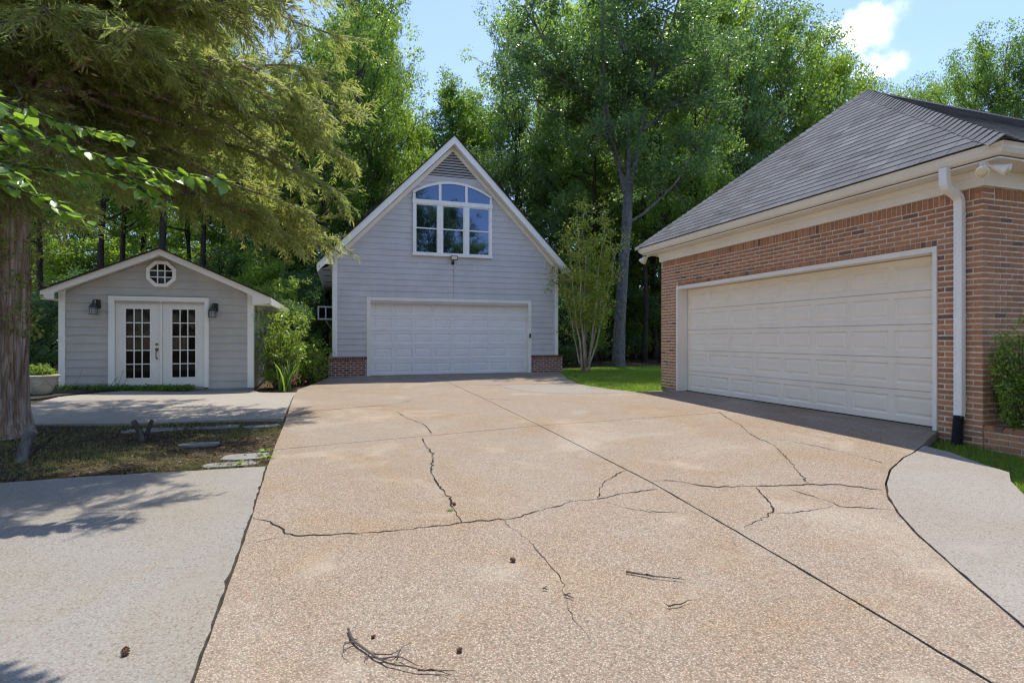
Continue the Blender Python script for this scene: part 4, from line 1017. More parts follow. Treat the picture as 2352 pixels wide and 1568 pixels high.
def grow(seed, H, cb, Rc, r0, nl, per, size, crad, sub=4, lean=(0, 0), elev=(.15, 1.1), prof=.5, n=6, wob=.05, top=.93, flat=.75):
    """returns (branch MB, cluster centres, radii) for a broad-leaved tree standing at the origin"""
    q = random.Random(seed); mb = MB(); NT_ = 9; tp = []; x = y = 0
    for i in range(NT_+1):
        t_ = i/NT_; tp.append(Vector((x+lean[0]*t_, y+lean[1]*t_, -.25+(H*top+.25)*t_))); x += q.gauss(0, wob*H*.05); y += q.gauss(0, wob*H*.05)
    tr = [r0*(1.35 if i == 0 else 1)*(1-i/NT_)**.75+.02 for i in range(NT_+1)]; mb.tube(tp, tr, 9)
    C = []; CR = []
    for i in range(nl):
        t_ = min(.97, (cb+(H*top-cb)*((i+.5)/nl)**.9)/(H*top)); f_ = t_*NT_; k = min(NT_-1, int(f_)); s = tp[k].lerp(tp[k+1], f_-k)
        u = (s.z-cb)/max(.1, H-cb); env = Rc*max(.18, math.sin(math.pi*min(1, prof*.45+(1-prof*.45)*max(0, u)))**.65); az = i*2.399+q.gauss(0, .35); el = elev[0]+(elev[1]-elev[0])*u+q.gauss(0, .12)
        d = Vector((math.cos(az)*math.cos(el), math.sin(az)*math.cos(el), math.sin(el))); L = env*q.uniform(.75, 1.1)/max(.35, math.cos(el))*.9
        pts = bez(s, d, L, .25, q, n, .09); rl = max(.02, .42*tr[k]); mb.tube(pts, [rl*(1-.85*j/n)+.008 for j in range(n+1)], 5)
        C.append(pts[-1]); CR.append(crad)
        for j in range(sub):
            w = q.uniform(.3, .97)*n; kk = min(n-1, int(w)); b = pts[kk].lerp(pts[kk+1], w-kk); dd = (pts[kk+1]-pts[kk]).normalized()
            e = (dd+Vector((q.gauss(0, .7), q.gauss(0, .7), q.gauss(.15, .45)))).normalized(); sp = bez(b, e, L*q.uniform(.22, .45)+.25, .1, q, 3, .12); mb.tube(sp, [rl*.35+.006, rl*.25+.005, rl*.15+.004, .004], 4)
            C.append(sp[-1]); CR.append(crad*q.uniform(.7, 1.1)); C.append(sp[1]); CR.append(crad*q.uniform(.5, .9))
    return mb, C, CR
def tree_parts(name_c, seed, leafmat, barkmat, per, size, **kw):
    mb, C, CR = grow(seed, per=per, size=size, **kw); rs = np.random.default_rng(seed)
    V_, F_ = leaves_at(rs, np.array([c[:] for c in C]), np.array(CR), per, size, asp=.66)
    cm = np_mesh('crown', V_, F_, leafmat)
    tm = bpy.data.meshes.new('trunk'); tm.from_pydata([p[:] for p in mb.v], [], mb.f); tm.materials.append(barkmat); tm.polygons.foreach_set('use_smooth', [True]*len(tm.polygons)); tm.update()
    return cm, tm
def plant(name, label, cat, parts, loc, rz=0, sc=(1, 1, 1), group=None, leaf=None, bark=None):
    o = thing(name, label, cat, loc, group); o.rotation_euler = (0, 0, rz); o.scale = sc
    for nm, me in zip(('crown', 'trunk'), parts): link(nm, me, o)
    return o

# ------------------------------------------------------------------ the wood behind
KIND = {
 'broad': tree_parts('broad', 101, M['leaf'], M['bark'], 62, .15, H=17, cb=2.2, Rc=4.0, r0=.24, nl=42, crad=.62, sub=5),
 'bright': tree_parts('bright', 102, M['leaf_bright'], M['bark'], 62, .145, H=15, cb=1.6, Rc=3.4, r0=.20, nl=40, crad=.56, sub=5),
 'blue': tree_parts('blue', 103, M['leaf_blue'], M['bark_dark'], 62, .14, H=16, cb=2.0, Rc=3.6, r0=.22, nl=42, crad=.55, sub=5),
 'narrow': tree_parts('narrow', 104, M['leaf'], M['bark'], 58, .135, H=15, cb=2.0, Rc=2.1, r0=.16, nl=38, crad=.42, sub=5, elev=(.5, 1.3)),
 'pole': tree_parts('pole', 105, M['leaf'], M['bark_dark'], 62, .15, H=18, cb=7.5, Rc=3.2, r0=.20, nl=28, crad=.60, sub=5, wob=.08),
 'bush': tree_parts('bush', 106, M['leaf_bright'], M['bark'], 34, .11, H=4.2, cb=.3, Rc=1.5, r0=.05, nl=34, crad=.34, sub=4, elev=(.4, 1.2)),
 'bushd': tree_parts('bushd', 107, M['leaf_blue'], M['bark_dark'], 34, .11, H=3.6, cb=.3, Rc=1.6, r0=.05, nl=34, crad=.36, sub=4, elev=(.3, 1.1)),
}
def base(x, y): return (x, y, hg(x, y))
KH = {k_: max(v_.co.z for v_ in m_[0].vertices) for k_, m_ in KIND.items()}
GRP = {
 'L': ('tree in the shaded wood behind the shed', 'woodland trees behind the shed'),
 'M': ('tree in the wood rising behind the grey garage', 'woodland trees behind the grey garage'),
 'R': ('tree in the wood between the grey garage and the brick roof', 'woodland trees behind the lawn'),
 'F': ('tree crown showing above the brick garage roof', 'woodland trees beyond the brick roof'),
 'C': ('tree behind the viewer, reflected in the arched window', 'trees reflected in the window'),
}
q = random.Random(21)
def wood(kind, x, y, H, wid=1.0, g='M', label=None):
    lab, grp = GRP[g]; s = H/KH[kind]
    if kind not in ('bush', 'bushd'):
        lab = {'broad': 'broad mid-green ', 'bright': 'yellow-green ', 'blue': 'dark blue-green ', 'narrow': 'narrow ', 'pole': 'slender bare-trunked '}[kind]+lab; grp = lab
    nm = {'bush': 'understory_shrub', 'bushd': 'understory_shrub'}.get(kind, 'forest_tree')
    if nm == 'understory_shrub': lab, grp = {'L': ('leafy green understory shrub in the wood behind the shed', 'shrubs behind the shed'), 'M': ('leafy shrub in the shady gap between shed and grey garage', 'shrubs between shed and garage'), 'R': ('leafy understory shrub in the wood behind the lawn', 'shrubs behind the lawn')}[g]
    return plant(nm, label or lab, 'shrub' if nm != 'forest_tree' else 'tree', KIND[kind], base(x, y), q.uniform(0, 6.28), (s*wid, s*wid, s), grp if not label else None)
def cam_pt(px, D):
    """ground point at image column px (0..2352) and depth D metres along the view axis"""
    a = math.atan(.3222); t_ = (px-1176)/1232
    return D*(t_*math.cos(a)+math.sin(a)), D*(-t_*math.sin(a)+math.cos(a))
def top_h(ypx, D): return 1.15+(778-ypx)/1232*D
# behind the shed: dark trunks with foliage behind
for (px, D) in ((235, 21), (285, 24), (375, 20.5), (432, 26), (470, 23), (555, 25), (330, 31), (610, 29), (190, 29), (510, 33), (90, 24), (30, 30), (655, 33), (420, 36), (260, 38)):
    wood('pole', *cam_pt(px, D), q.uniform(15, 18), q.uniform(.85, 1.05), 'L')
for (px, D, k, H) in ((150, 34, 'blue', 14), (350, 40, 'broad', 15), (560, 38, 'blue', 15), (700, 36, 'broad', 16), (0, 36, 'broad', 15), (460, 45, 'bright', 15), (240, 46, 'broad', 15), (620, 46, 'bright', 16), (80, 44, 'bright', 15), (-80, 33, 'broad', 15), (-200, 28, 'blue', 15)):
    wood(k, *cam_pt(px, D), H, 1.15, 'L')
for (px, D, k, H) in ((120, 19, 'bushd', 3.2), (200, 24, 'bushd', 4.5), (330, 26, 'bush', 5), (520, 24, 'bushd', 5.5), (600, 22, 'bush', 5.0), (420, 30, 'bush', 5.5), (60, 17.5, 'bushd', 2.8), (560, 28, 'bushd', 5), (270, 28, 'bush', 6.5), (390, 25, 'bush', 5.5), (480, 29, 'bush', 6.5), (170, 27, 'bush', 6.5), (610, 26, 'bush', 6.0), (330, 34, 'bush', 7.5), (540, 34, 'bush', 7.5), (100, 30, 'bush', 7)):
    wood(k, *cam_pt(px, D), H, 1.15, 'L')
# between shed and garage, rising above it on the left
for (px, D, k, H, w) in ((650, 25, 'blue', 14, .95), (745, 24.5, 'pole', 17, .9), (700, 31, 'bright', 17, 1.0), (800, 33, 'bright', top_h(-20, 33), 1.0), (860, 38, 'bright', top_h(60, 38), .75), (770, 40, 'broad', 22, .9), (910, 44, 'bright', top_h(190, 44), .8), (955, 40, 'bright', top_h(225, 40), .75), (600, 34, 'broad', 18, 1.0), (850, 31, 'broad', top_h(20, 31), .55), (815, 28, 'broad', top_h(-160, 28), .62), (870, 35, 'bright', top_h(-70, 35), .6)):
    wood(k, *cam_pt(px, D), H, w, 'M')
for (px, D, k, H) in ((640, 20, 'bush', 3.6), (690, 22, 'bushd', 4.2), (725, 27, 'bush', 5.0), (670, 18.0, 'bushd', 2.6), (750, 32, 'bush', 5)):
    wood(k, *cam_pt(px, D), H, 1.0, 'M')
wood('narrow', *cam_pt(1035, 36), top_h(120, 36), 1.05, 'M', 'narrow pointed tree top standing in the sky gap above the garage ridge')
for (px, D, k, H, w) in ((1085, 42, 'narrow', top_h(165, 42), 1.15), (1000, 52, 'broad', top_h(300, 52), 1.1), (1120, 50, 'bright', top_h(210, 50), .9), (1185, 33, 'blue', top_h(-30, 33), .72), (1240, 40, 'bright', top_h(-40, 40), .9), (1150, 30, 'blue', top_h(270, 30), .8)):
    wood(k, *cam_pt(px, D), H, w, 'M')
# behind the lawn and right
for (px, D, k, H, w) in ((1300, 30, 'blue', 17, .95), (1370, 36, 'bright', top_h(-60, 36), .95), (1310, 25.5, 'blue', 9.5, .8), (1500, 31, 'blue', 18, .95), (1600, 34, 'bright', top_h(-60, 34), .95), (1570, 27, 'blue', 14, .85), (1700, 30, 'blue', top_h(-40, 30), .85), (1800, 35, 'broad', top_h(-30, 35), .82), (1740, 38, 'blue', top_h(-20, 38), .9), (1850, 41, 'broad', top_h(40, 41), .85), (1640, 37, 'broad', top_h(-60, 37), .9), (1460, 42, 'bright', 26, .9), (1660, 42, 'broad', 27, .9), (1395, 48, 'broad', 25, 1.0), (1550, 50, 'bright', 27, 1.0), (1290, 46, 'broad', 22, 1.0)):
    wood(k, *cam_pt(px, D), H, w, 'R')
for (px, D) in ((1365, 27), (1480, 26), (1505, 29.5), (1520, 24.5), (1345, 33), (1455, 34), (1490, 39), (1305, 29), (1600, 25)):
    wood('pole', *cam_pt(px, D), q.uniform(15, 19), .85, 'R')
for (px, D, k, H) in ((1300, 22.5, 'bushd', 3.6), (1330, 26, 'bush', 5.5), (1390, 29, 'bushd', 5), (1460, 30, 'bush', 4.5), (1530, 33, 'bushd', 5), (1375, 37, 'bush', 6), (1300, 34, 'bush', 6), (1580, 30, 'bush', 5), (1420, 31, 'bush', 5.5), (1340, 30, 'bush', 5.5), (1500, 36, 'bush', 6.5), (1290, 27, 'bush', 5.0), (1440, 38, 'bush', 7)):
    wood(k, *cam_pt(px, D), H, 1.15, 'R')
for (px, D, k, H, w) in ((1925, 36, 'bright', top_h(75, 36), .75), (1985, 42, 'broad', top_h(150, 42), .8), (2060, 44, 'bright', top_h(185, 44), .8), (2150, 46, 'broad', top_h(150, 46), .75), (2215, 42, 'broad', top_h(110, 42), .75), (2305, 38, 'broad', top_h(45, 38), .8), (2390, 36, 'blue', top_h(0, 36), .9), (2110, 52, 'blue', top_h(190, 52), .9), (1880, 48, 'blue', top_h(60, 48), .8), (2270, 50, 'blue', top_h(130, 50), .9), (2480, 34, 'broad', 20, 1.0), (2010, 55, 'broad', top_h(200, 55), 1.0)):
    wood(k, *cam_pt(px, D), H, w, 'F')
# behind the viewer
for (x, y, k, H) in ((-9, -17, 'broad', 16), (-4, -18, 'blue', 17), (1, -19, 'broad', 17), (5.5, -18, 'broad', 17.5), (7.5, -15, 'blue', 15.5), (9.5, -18, 'blue', 16.5), (12.5, -22, 'bright', 12.5), (16, -23, 'broad', 12.5), (-15, -12, 'broad', 14), (-13, -24, 'blue', 15), (21, -20, 'blue', 12), (-14, -2, 'broad', 14), (-13, 6, 'blue', 14)):
    wood(k, x, y, H, 1.1, 'C')
# the far wood reads as one mass
rs = np.random.default_rng(9); n = 900
ang = rs.uniform(-1.25, 1.25, n)+math.atan(.3222)*1.0; D = rs.uniform(56, 74, n); zt_ = rs.uniform(.5, 1, n)**.7*(11+3*np.sin(ang*9))
C = np.stack([np.sin(ang)*D, np.cos(ang)*D, zt_*rs.uniform(.03, 1, n)], 1)
V_, F_ = leaves_at(rs, C, rs.uniform(1.2, 2.4, n), 42, .55, 1.0)
fw = link('far_wood', np_mesh('far_wood', V_, F_, M['leaf'])); tag(fw, 'distant mass of green woodland filling the gaps between trunks', 'wood', kind='stuff')

# ------------------------------------------------------------------ the tall tree with forked limbs behind the lawn
hx, hy = 10.40, 18.71
HT = thing('forked_tree', 'tall pale-trunked tree with forking limbs behind the lawn', 'tree', base(hx, hy)); o_ = ORG[HT.name]
mb = MB(); qh = random.Random(77); CC = []; CR = []
trunk = [Vector(p_) for p_ in ((hx, hy, -.35), (hx+.01, hy, .35), (hx+.05, hy, 1.6), (hx+.16, hy-.02, 3.2), (hx+.24, hy-.06, 4.6), (hx+.33, hy-.10, 5.8), (hx+.38, hy-.1, 6.9))]
mb.tube(trunk, [.38, .255, .225, .205, .195, .19, .18], 14)
limbs = [([(10.74, 18.6, 6.7), (10.42, 18.72, 8.1), (10.07, 18.82, 9.3), (9.45, 19.0, 10.3), (8.94, 19.18, 11.0), (8.2, 19.4, 12.0), (7.5, 19.6, 13.0), (6.9, 19.9, 14.2)], .125),
         ([(10.75, 18.6, 6.7), (10.80, 18.6, 8.0), (10.72, 18.65, 9.3), (10.66, 18.7, 11), (10.75, 18.6, 13), (10.6, 18.6, 15), (10.7, 18.7, 17)], .12),
         ([(10.78, 18.6, 6.6), (11.0, 18.5, 8.0), (11.37, 18.4, 10.1), (11.75, 18.3, 11.5), (12.18, 18.14, 12.7), (12.67, 17.98, 14.4), (13.1, 17.8, 16.2)], .11),
         ([(10.70, 18.6, 5.6), (11.5, 18.3, 6.2), (12.5, 18.0, 7.2), (13.3, 17.8, 8.6), (14.0, 17.6, 10.4)], .05),
         ([(10.2, 18.8, 8.9), (9.6, 18.3, 10.2), (9.2, 17.7, 12.0), (9.0, 17.2, 14.0)], .09), ([(10.70, 18.6, 10), (11.2, 19.1, 11.6), (11.6, 19.6, 13.6), (11.8, 20, 15.4)], .09),
         ([(9.4, 19.0, 10.4), (8.5, 18.8, 10.8), (7.6, 18.7, 11.0), (6.9, 18.6, 11.8)], .07), ([(11.6, 18.3, 11.1), (12.4, 18.6, 11.8), (13.4, 18.9, 12.6), (14.3, 19, 14)], .08),
         ([(11.2, 18.45, 9.2), (12.0, 17.9, 10.0), (13.0, 17.4, 10.8), (14.2, 17, 12)], .07), ([(10.72, 18.6, 12.0), (10.0, 18.2, 13.2), (9.6, 17.8, 15)], .08),
         ([(10.1, 18.8, 9.2), (9.3, 19.6, 9.9), (8.4, 20.2, 10.2), (7.7, 20.6, 10.9)], .07), ([(10.6, 18.6, 7.6), (9.8, 18.0, 8.4), (9.2, 17.5, 8.9)], .04), ([(11.4, 18.4, 10.2), (11.3, 17.6, 11.4), (11.5, 17.0, 13.2)], .07)]
for P, r_ in limbs:
    P = [Vector(p_) for p_ in P]; n = len(P); fine = []
    for i in range(n-1):
        for k in range(3): fine.append(P[i].lerp(P[i+1], k/3)+Vector((qh.gauss(0, .025), qh.gauss(0, .025), 0)))
    fine.append(P[-1]); m_ = len(fine); mb.tube(fine, [r_*(1-.8*i/(m_-1))+.012 for i in range(m_)], 8)
    for i in range(int(m_*.35), m_):
        for s in range(3):
            d = Vector((qh.gauss(0, 1), qh.gauss(0, 1), qh.gauss(.25, .5))).normalized(); sp = bez(fine[i], d, qh.uniform(.7, 2.0), .15, qh, 3, .15); mb.tube(sp, [.028, .02, .012, .004], 4)
            CC += [sp[-1], sp[2]]; CR += [qh.uniform(.35, .6), qh.uniform(.3, .45)]
obj('trunk', mb, M['bark_pale'], HT, True)
rs = np.random.default_rng(78); V_, F_ = leaves_at(rs, np.array([c[:] for c in CC])-np.array(o_), np.array(CR), 68, .13, asp=.7)
link('crown', np_mesh('crown', V_, F_, M['leaf_blue']), HT)

# ------------------------------------------------------------------ small multi-stemmed myrtle by the garage corner
cxm, cym = 7.62, 15.95
MY = thing('crape_myrtle', 'small multi-stemmed tree with tan stems and yellow-green leaves by the garage corner', 'tree', base(cxm, cym)); o_ = ORG[MY.name]
mb = MB(); CC = []; CR = []; qm = random.Random(12)
for i, (dx, dy, Ht) in enumerate([(-.60, -.1, 4.6), (-.35, -.3, 5.3), (.05, .1, 5.8), (.55, -.4, 5.3), (1.1, .05, 5.0), (-.75, .1, 3.6), (.35, .4, 4.6), (.9, -.5, 4.3)]):
    P = [Vector((cxm+qm.gauss(0, .05), cym+qm.gauss(0, .05), .0))]
    for k in range(1, 9):
        t_ = k/8; P.append(Vector((cxm+dx*t_**.8+qm.gauss(0, .03), cym+dy*t_**.8+qm.gauss(0, .03), .0+Ht*.92*t_)))
    r_ = .036 if i < 5 else .026; mb.tube(P, [r_*(1-.8*k/8)+.005 for k in range(9)], 6)
    for k in range(3, 9):
        for s in range(3):
            d = Vector((qm.gauss(0, .8), qm.gauss(0, .8), qm.gauss(.5, .4))).normalized(); sp = bez(P[k], d, qm.uniform(.3, .8), .2, qm, 3, .12); mb.tube(sp, [.010, .008, .005, .003], 4); CC += [sp[-1], sp[1]]; CR += [qm.uniform(.18, .3), .2]
obj('trunk', mb, M['bark_myrtle'], MY, True)
rs = np.random.default_rng(13); V_, F_ = leaves_at(rs, np.array([c[:] for c in CC])-np.array(o_), np.array(CR), 20, .10, asp=.55); link('crown', np_mesh('crown', V_, F_, M['leaf_myrtle']), MY)

# ------------------------------------------------------------------ shrub with strap leaves by the shed corner, shrub by the brick wall
def shrub(name, label, c, Ht, rad, nst, per, size, leafm, seed, group=None, crad=.16, spread=1.0):
    q_ = random.Random(seed); o = thing(name, label, 'shrub', c, group); c = Vector(c); mb = MB(); CC = []; CR = []
    for i in range(nst):
        a = q_.uniform(0, 6.28); rr = rad*math.sqrt(q_.random()); tip = c+Vector((math.cos(a)*rr, math.sin(a)*rr, Ht*q_.uniform(.45, 1.0)*(1-.25*(rr/rad)**2))); b = c+Vector((math.cos(a)*rr*.25, math.sin(a)*rr*.25, -.05))
        P = [b.lerp(tip, k/4)+Vector((q_.gauss(0, .02), q_.gauss(0, .02), 0)) for k in range(5)]; mb.tube(P, [.010, .009, .007, .005, .003], 5)
        for k in (1, 2, 3, 4):
            for s in range(2):
                d = Vector((q_.gauss(0, 1), q_.gauss(0, 1), q_.gauss(.3, .4))).normalized(); e = P[k]+d*q_.uniform(.05, .22)*spread; mb.tube([P[k], e], [.004, .002], 4); CC.append(e); CR.append(crad*q_.uniform(.7, 1.2))
    obj('stems', mb, M['bark'], o); rs_ = np.random.default_rng(seed); V2, F2 = leaves_at(rs_, np.array([x[:] for x in CC])-np.array(c), np.array(CR), per, size, asp=.5)
    link('foliage', np_mesh('foliage', V2, F2, leafm), o); return o
shrub('nandina_shrub', 'bright yellow-green leafy shrub at the right corner of the shed', (-1.42, 14.75, -.10), 2.15, .66, 52, 16, .075, M['leaf_shrub'], 5, crad=.15)
shrub('low_shrub', 'lower green shrub between the shed corner bush and the driveway', (-.75, 15.6, -.06), 1.25, .45, 26, 14, .07, M['leaf_bright'], 6, crad=.14)
st = thing('strap_leaf_plant', 'clump of long arching strap leaves beside the patio edge', 'plant', (-1.22, 14.0, -.09)); ql = random.Random(4)
for i in range(26):
    a = ql.uniform(0, 6.28); Ln = ql.uniform(.5, .95); out = ql.uniform(.1, .55); P = []; c0 = Vector((-1.22+ql.gauss(0, .07), 14.0+ql.gauss(0, .07), -.10)); mbl = MB(); v = []
    for k in range(7):
        t_ = k/6; p_ = c0+Vector((math.cos(a)*out*t_**1.6, math.sin(a)*out*t_**1.6, Ln*(t_-.45*out*t_**3))); wd = .018*(1-t_**2.5)+.002; sd = Vector((-math.sin(a), math.cos(a), 0)); v += [p_-sd*wd, p_+sd*wd]
    mbl.add(v, [(2*k, 2*k+1, 2*k+3, 2*k+2) for k in range(6)]); obj('leaf', mbl, M['leaf_shrub'], st)
for i in range(9):
    c0 = Vector((-1.1+ql.gauss(0, .18), 14.0+ql.gauss(0, .1), .05+ql.uniform(0, .2))); mbl = MB()
    for k in range(5):
        a = 1.2566*k; d = Vector((math.cos(a), -.4, math.sin(a))).normalized()*.03; e = Vector((-math.sin(a), 0, math.cos(a)))*.012; mbl.add([c0, c0+d*.6+e, c0+d, c0+d*.6-e], [(0, 1, 2, 3)])
    obj('blossom', mbl, M['flower'], st)
shrub('azalea_shrub', 'dense small-leaved green shrub growing against the brick side wall', (7.40, 3.93, .05), 1.30, .36, 60, 24, .042, M['leaf_shrub'], 15, crad=.085, spread=.6)
shrub('pot_fern', 'small leafy green plant growing in the cream urn pot', (-5.78, 13.35, pz+.34), .24, .20, 26, 9, .055, M['leaf_shrub'], 17, crad=.07, spread=.5)
gc = shrub('ground_cover', 'low dark creeper along the foot of the shed left of its doors', (-5.0, 14.35, 0.0), .10, .2, 3, 3, .04, M['leaf'], 18)
rs = np.random.default_rng(19); n = 520; C = np.stack([rs.uniform(-5.95, -3.3, n), 14.50-np.abs(rs.normal(0, .09, n)), rs.uniform(-.03, .10, n)**1.0], 1); C[:, 2] *= (1-(C[:, 0]+5.95)/3.2)
V_, F_ = leaves_at(rs, C-np.array([-5.0, 14.35, 0.0]), np.full(n, .07), 10, .045, asp=.6); link('creeper_leaves', np_mesh('creeper_leaves', V_, F_, M['leaf']), gc)
vm = MB(); vq = random.Random(3)
for (x0, hh) in ((-4.80, .32), (-4.90, .45), (-5.02, .3), (-5.7, .5)):
    vm.tube([(x0+.03*k+vq.gauss(0, .012), SY-.085, -.02+hh*k/6) for k in range(7)], .004, 4)
obj('vine_shoots', vm, M['vine'], gc)
# weeds in the cracks
def weed(x, y, s, label, nb=14):
    q_ = random.Random(int(abs(x)*999)); z0 = h(x, y); o = thing('weed', label, 'weed', (x, y, z0), 'weeds in the paving joints'); mbl = MB()
    for i in range(nb):
        a = q_.uniform(0, 6.28); L = s*q_.uniform(.5, 1.1); out = q_.uniform(.4, 1.0); v = []; sd = Vector((-math.sin(a), math.cos(a), 0))
        for k in range(4):
            t_ = k/3; p_ = Vector((x, y, z0))+Vector((math.cos(a)*out*L*t_, math.sin(a)*out*L*t_, L*(.75*t_-.55*t_*t_)+.003)); wd = s*.07*(1-t_**2)+.001; v += [p_-sd*wd, p_+sd*wd]
        mbl.add(v, [(2*k, 2*k+1, 2*k+3, 2*k+2) for k in range(3)])
    obj('blades', mbl, M['leaf_shrub'], o)
weed(.777, 3.88, .05, 'tiny green weed sprouting from the crack in the driveway'); weed(-.769, 6.26, .16, 'bright weed on the broad flagstone beside the driveway edge'); weed(-.921, 5.77, .16, 'yellow-green weed at the corner of the parking pad'); weed(-.70, 5.98, .14, 'dark weed tuft at the driveway edge by the parking pad corner', 22)
weed(-2.45, 5.9, .09, 'lone weed in the dirt at the far left of the parking pad edge')
# stumps in the dirt strip
sp_ = thing('cut_stump', 'short grey cut sapling post leaning beside the cedar trunk', 'stump', base(-3.06, 6.66))
obj('post', MB().tube([(-3.06, 6.66, -.2), (-3.03, 6.68, .05), (-2.995, 6.70, .205)], [.062, .052, .050], 10), M['bark_pale'], sp_); obj('fork', MB().tube([(-3.03, 6.67, -.08), (-2.96, 6.70, .02), (-2.86, 6.74, .10), (-2.82, 6.76, .14)], [.03, .026, .018, .006], 8), M['bark_dark'], sp_)
sp_ = thing('sapling_stump', 'small forked brown stump in the dirt strip near the patio', 'stump', base(-2.27, 7.55))
obj('stem', MB().tube([(-2.26, 7.55, -.15), (-2.29, 7.56, .02), (-2.345, 7.57, .11), (-2.37, 7.58, .16)], [.05, .036, .034, .030], 10), M['bark'], sp_); obj('fork', MB().tube([(-2.25, 7.55, -.1), (-2.21, 7.58, .05), (-2.18, 7.60, .16)], [.028, .024, .02], 8), M['bark_dark'], sp_)

# ------------------------------------------------------------------ big cedar on the left with vines
tx, ty = -4.06, 8.35
CE = thing('cedar_tree', 'massive cedar with shaggy vine-wrapped trunk and drooping olive foliage at left', 'tree', base(tx, ty)); o_ = ORG[CE.name]
mb = MB(); qc = random.Random(31); nseg = 26; Vt = []; Ft = []; NZ = 34
for i in range(NZ+1):
    z_ = -.3+8.6*(i/NZ)**1.15; r_ = .275+.13*math.exp(-(z_+.15)/.22)-.016*max(0, z_); r_ = max(.08, r_)
    for k in range(nseg):
        a = 2*math.pi*k/nseg; rr = r_*(1+.09*math.sin(5*a+z_*.5)*math.exp(-max(0, z_)*.25)+.05*math.sin(9*a+1.3+z_*.9)+qc.gauss(0, .012)); Vt.append((tx+.05*z_*.6+rr*math.cos(a), ty+rr*math.sin(a), z_))
for i in range(NZ):
    for k in range(nseg): Ft.append((i*nseg+k, i*nseg+(k+1) % nseg, (i+1)*nseg+(k+1) % nseg, (i+1)*nseg+k))
mb.add(Vt, Ft); tk = obj('trunk', mb, M['bark_cedar'], CE, True)
vm = MB()
for i in range(34):                                          # vine stems climbing the bark
    a = qc.uniform(0, 6.28); z_ = qc.uniform(-.15, 1.2); P = []; da = qc.uniform(-.06, .06)
    for k in range(16):
        r_ = .275+.13*math.exp(-(z_+.15)/.22)-.016*max(0, z_)+.02; P.append((tx+.03*z_+r_*math.cos(a), ty+r_*math.sin(a), z_)); z_ += qc.uniform(.08, .17); a += da+qc.gauss(0, .07)
    r0_ = qc.choice((.006, .009, .012, .016)); vm.tube(P, [r0_*(1-.5*k/15) for k in range(16)], 5)
obj('vines', vm, M['vine'], tk)
vl = np.random.default_rng(33); n = 70; av = vl.uniform(-2.6, .9, n); zv = vl.uniform(1.2, 2.9, n); C = np.stack([tx+.03*zv+.31*np.cos(av), ty+.31*np.sin(av), zv], 1); V_, F_ = leaves_at(vl, C-np.array(o_), np.full(n, .10), 12, .055, asp=.7); link('vine_leaves', np_mesh('vine_leaves', V_, F_, M['cedar']), tk)
targets = []                                                  # limb tips of the crown; some added for another tree's shade on the patio
man = [(-.25, 10.0, 2.75), (.35, 9.9, 5.2), (.30, 10.3, 6.6), (-.9, 9.7, 2.8), (-1.5, 9.9, 3.2), (-1.9, 9.2, 3.5), (.05, 9.9, 3.7), (-.2, 9.6, 4.6), (-.6, 9.3, 3.9), (-1.3, 6.7, 4.0), (-1.85, 5.9, 4.1), (-2.6, 6.1, 4.2), (-.5, 8.6, 4.5), (-3.1, 7.4, 3.3), (-2.5, 8.2, 3.4), (-3.9, 7.2, 3.2), (-4.6, 7.6, 3.0), (.2, 10.4, 5.8), (-.9, 10.6, 3.6), (-1.8, 10.8, 4.2), (-.3, 10.2, 3.2), (-.05, 10.4, 2.95), (-.7, 10.3, 3.0), (-1.2, 9.5, 3.3), (.3, 10.2, 4.4), (-.35, 9.0, 5.4), (-3.9, 7.5, 3.0), (-3.5, 7.5, 3.2), (-4.3, 7.5, 3.3), (-3.75, 7.6, 2.8), (-4.2, 7.4, 2.9), (-4.5, 7.7, 2.7), (-3.6, 7.9, 2.75), (-4.0, 7.0, 3.6), (-3.4, 7.2, 3.7), (-4.4, 7.1, 3.8), (-3.9, 7.2, 4.3), (-3.3, 7.6, 4.4), (-2.9, 11.6, 5.3), (-3.9, 11.8, 5.8), (-1.6, 12.2, 5.4), (-2.6, 12.8, 5.8), (-3.4, 12.8, 5.6), (-1.2, 11.8, 5.0), (-2.0, 11.2, 5.4), (-3.0, 12.2, 6.4), (-4.4, 12.4, 5.6), (-3.5, 13.6, 6.0), (-2.5, 13.8, 6.5), (-1.7, 13.4, 6.0), (-4.3, 13.6, 6.4), (-3.0, 13.2, 5.4), (-2.1, 13.0, 5.6), (-3.6, 14.2, 7.0), (-4.8, 13.2, 5.8), (-1.8, 6.2, 5.0), (-1.4, 6.6, 5.2), (-1.0, 6.9, 5.4), (-1.7, 7.0, 5.6), (-.7, 7.3, 5.4), (-1.3, 7.4, 5.3), (-2.1, 6.5, 5.2), (-2.6, 6.4, 5.3), (-2.3, 6.2, 5.6), (-1.9, 6.7, 5.8), (-1.5, 6.3, 5.5), (-1.2, 6.6, 5.7), (-.9, 7.1, 5.8), (-1.6, 6.9, 5.1), (-2.4, 6.9, 5.6), (-2.0, 7.2, 5.2), (-2.7, 6.7, 5.9), (-1.1, 7.0, 5.0), (.25, 9.6, 7.4), (-.2, 10.6, 7.8), (-1.2, 6.3, 4.8), (-2.3, 11.5, 5.6), (-3.4, 12, 6), (-1.6, 11.6, 6.3), (-4.6, 12, 6.2), (-1.2, 11.2, 7.4), (-5.2, 11.5, 7), (-2.2, 10.8, 5.0)]
targets += [Vector(p_) for p_ in man]
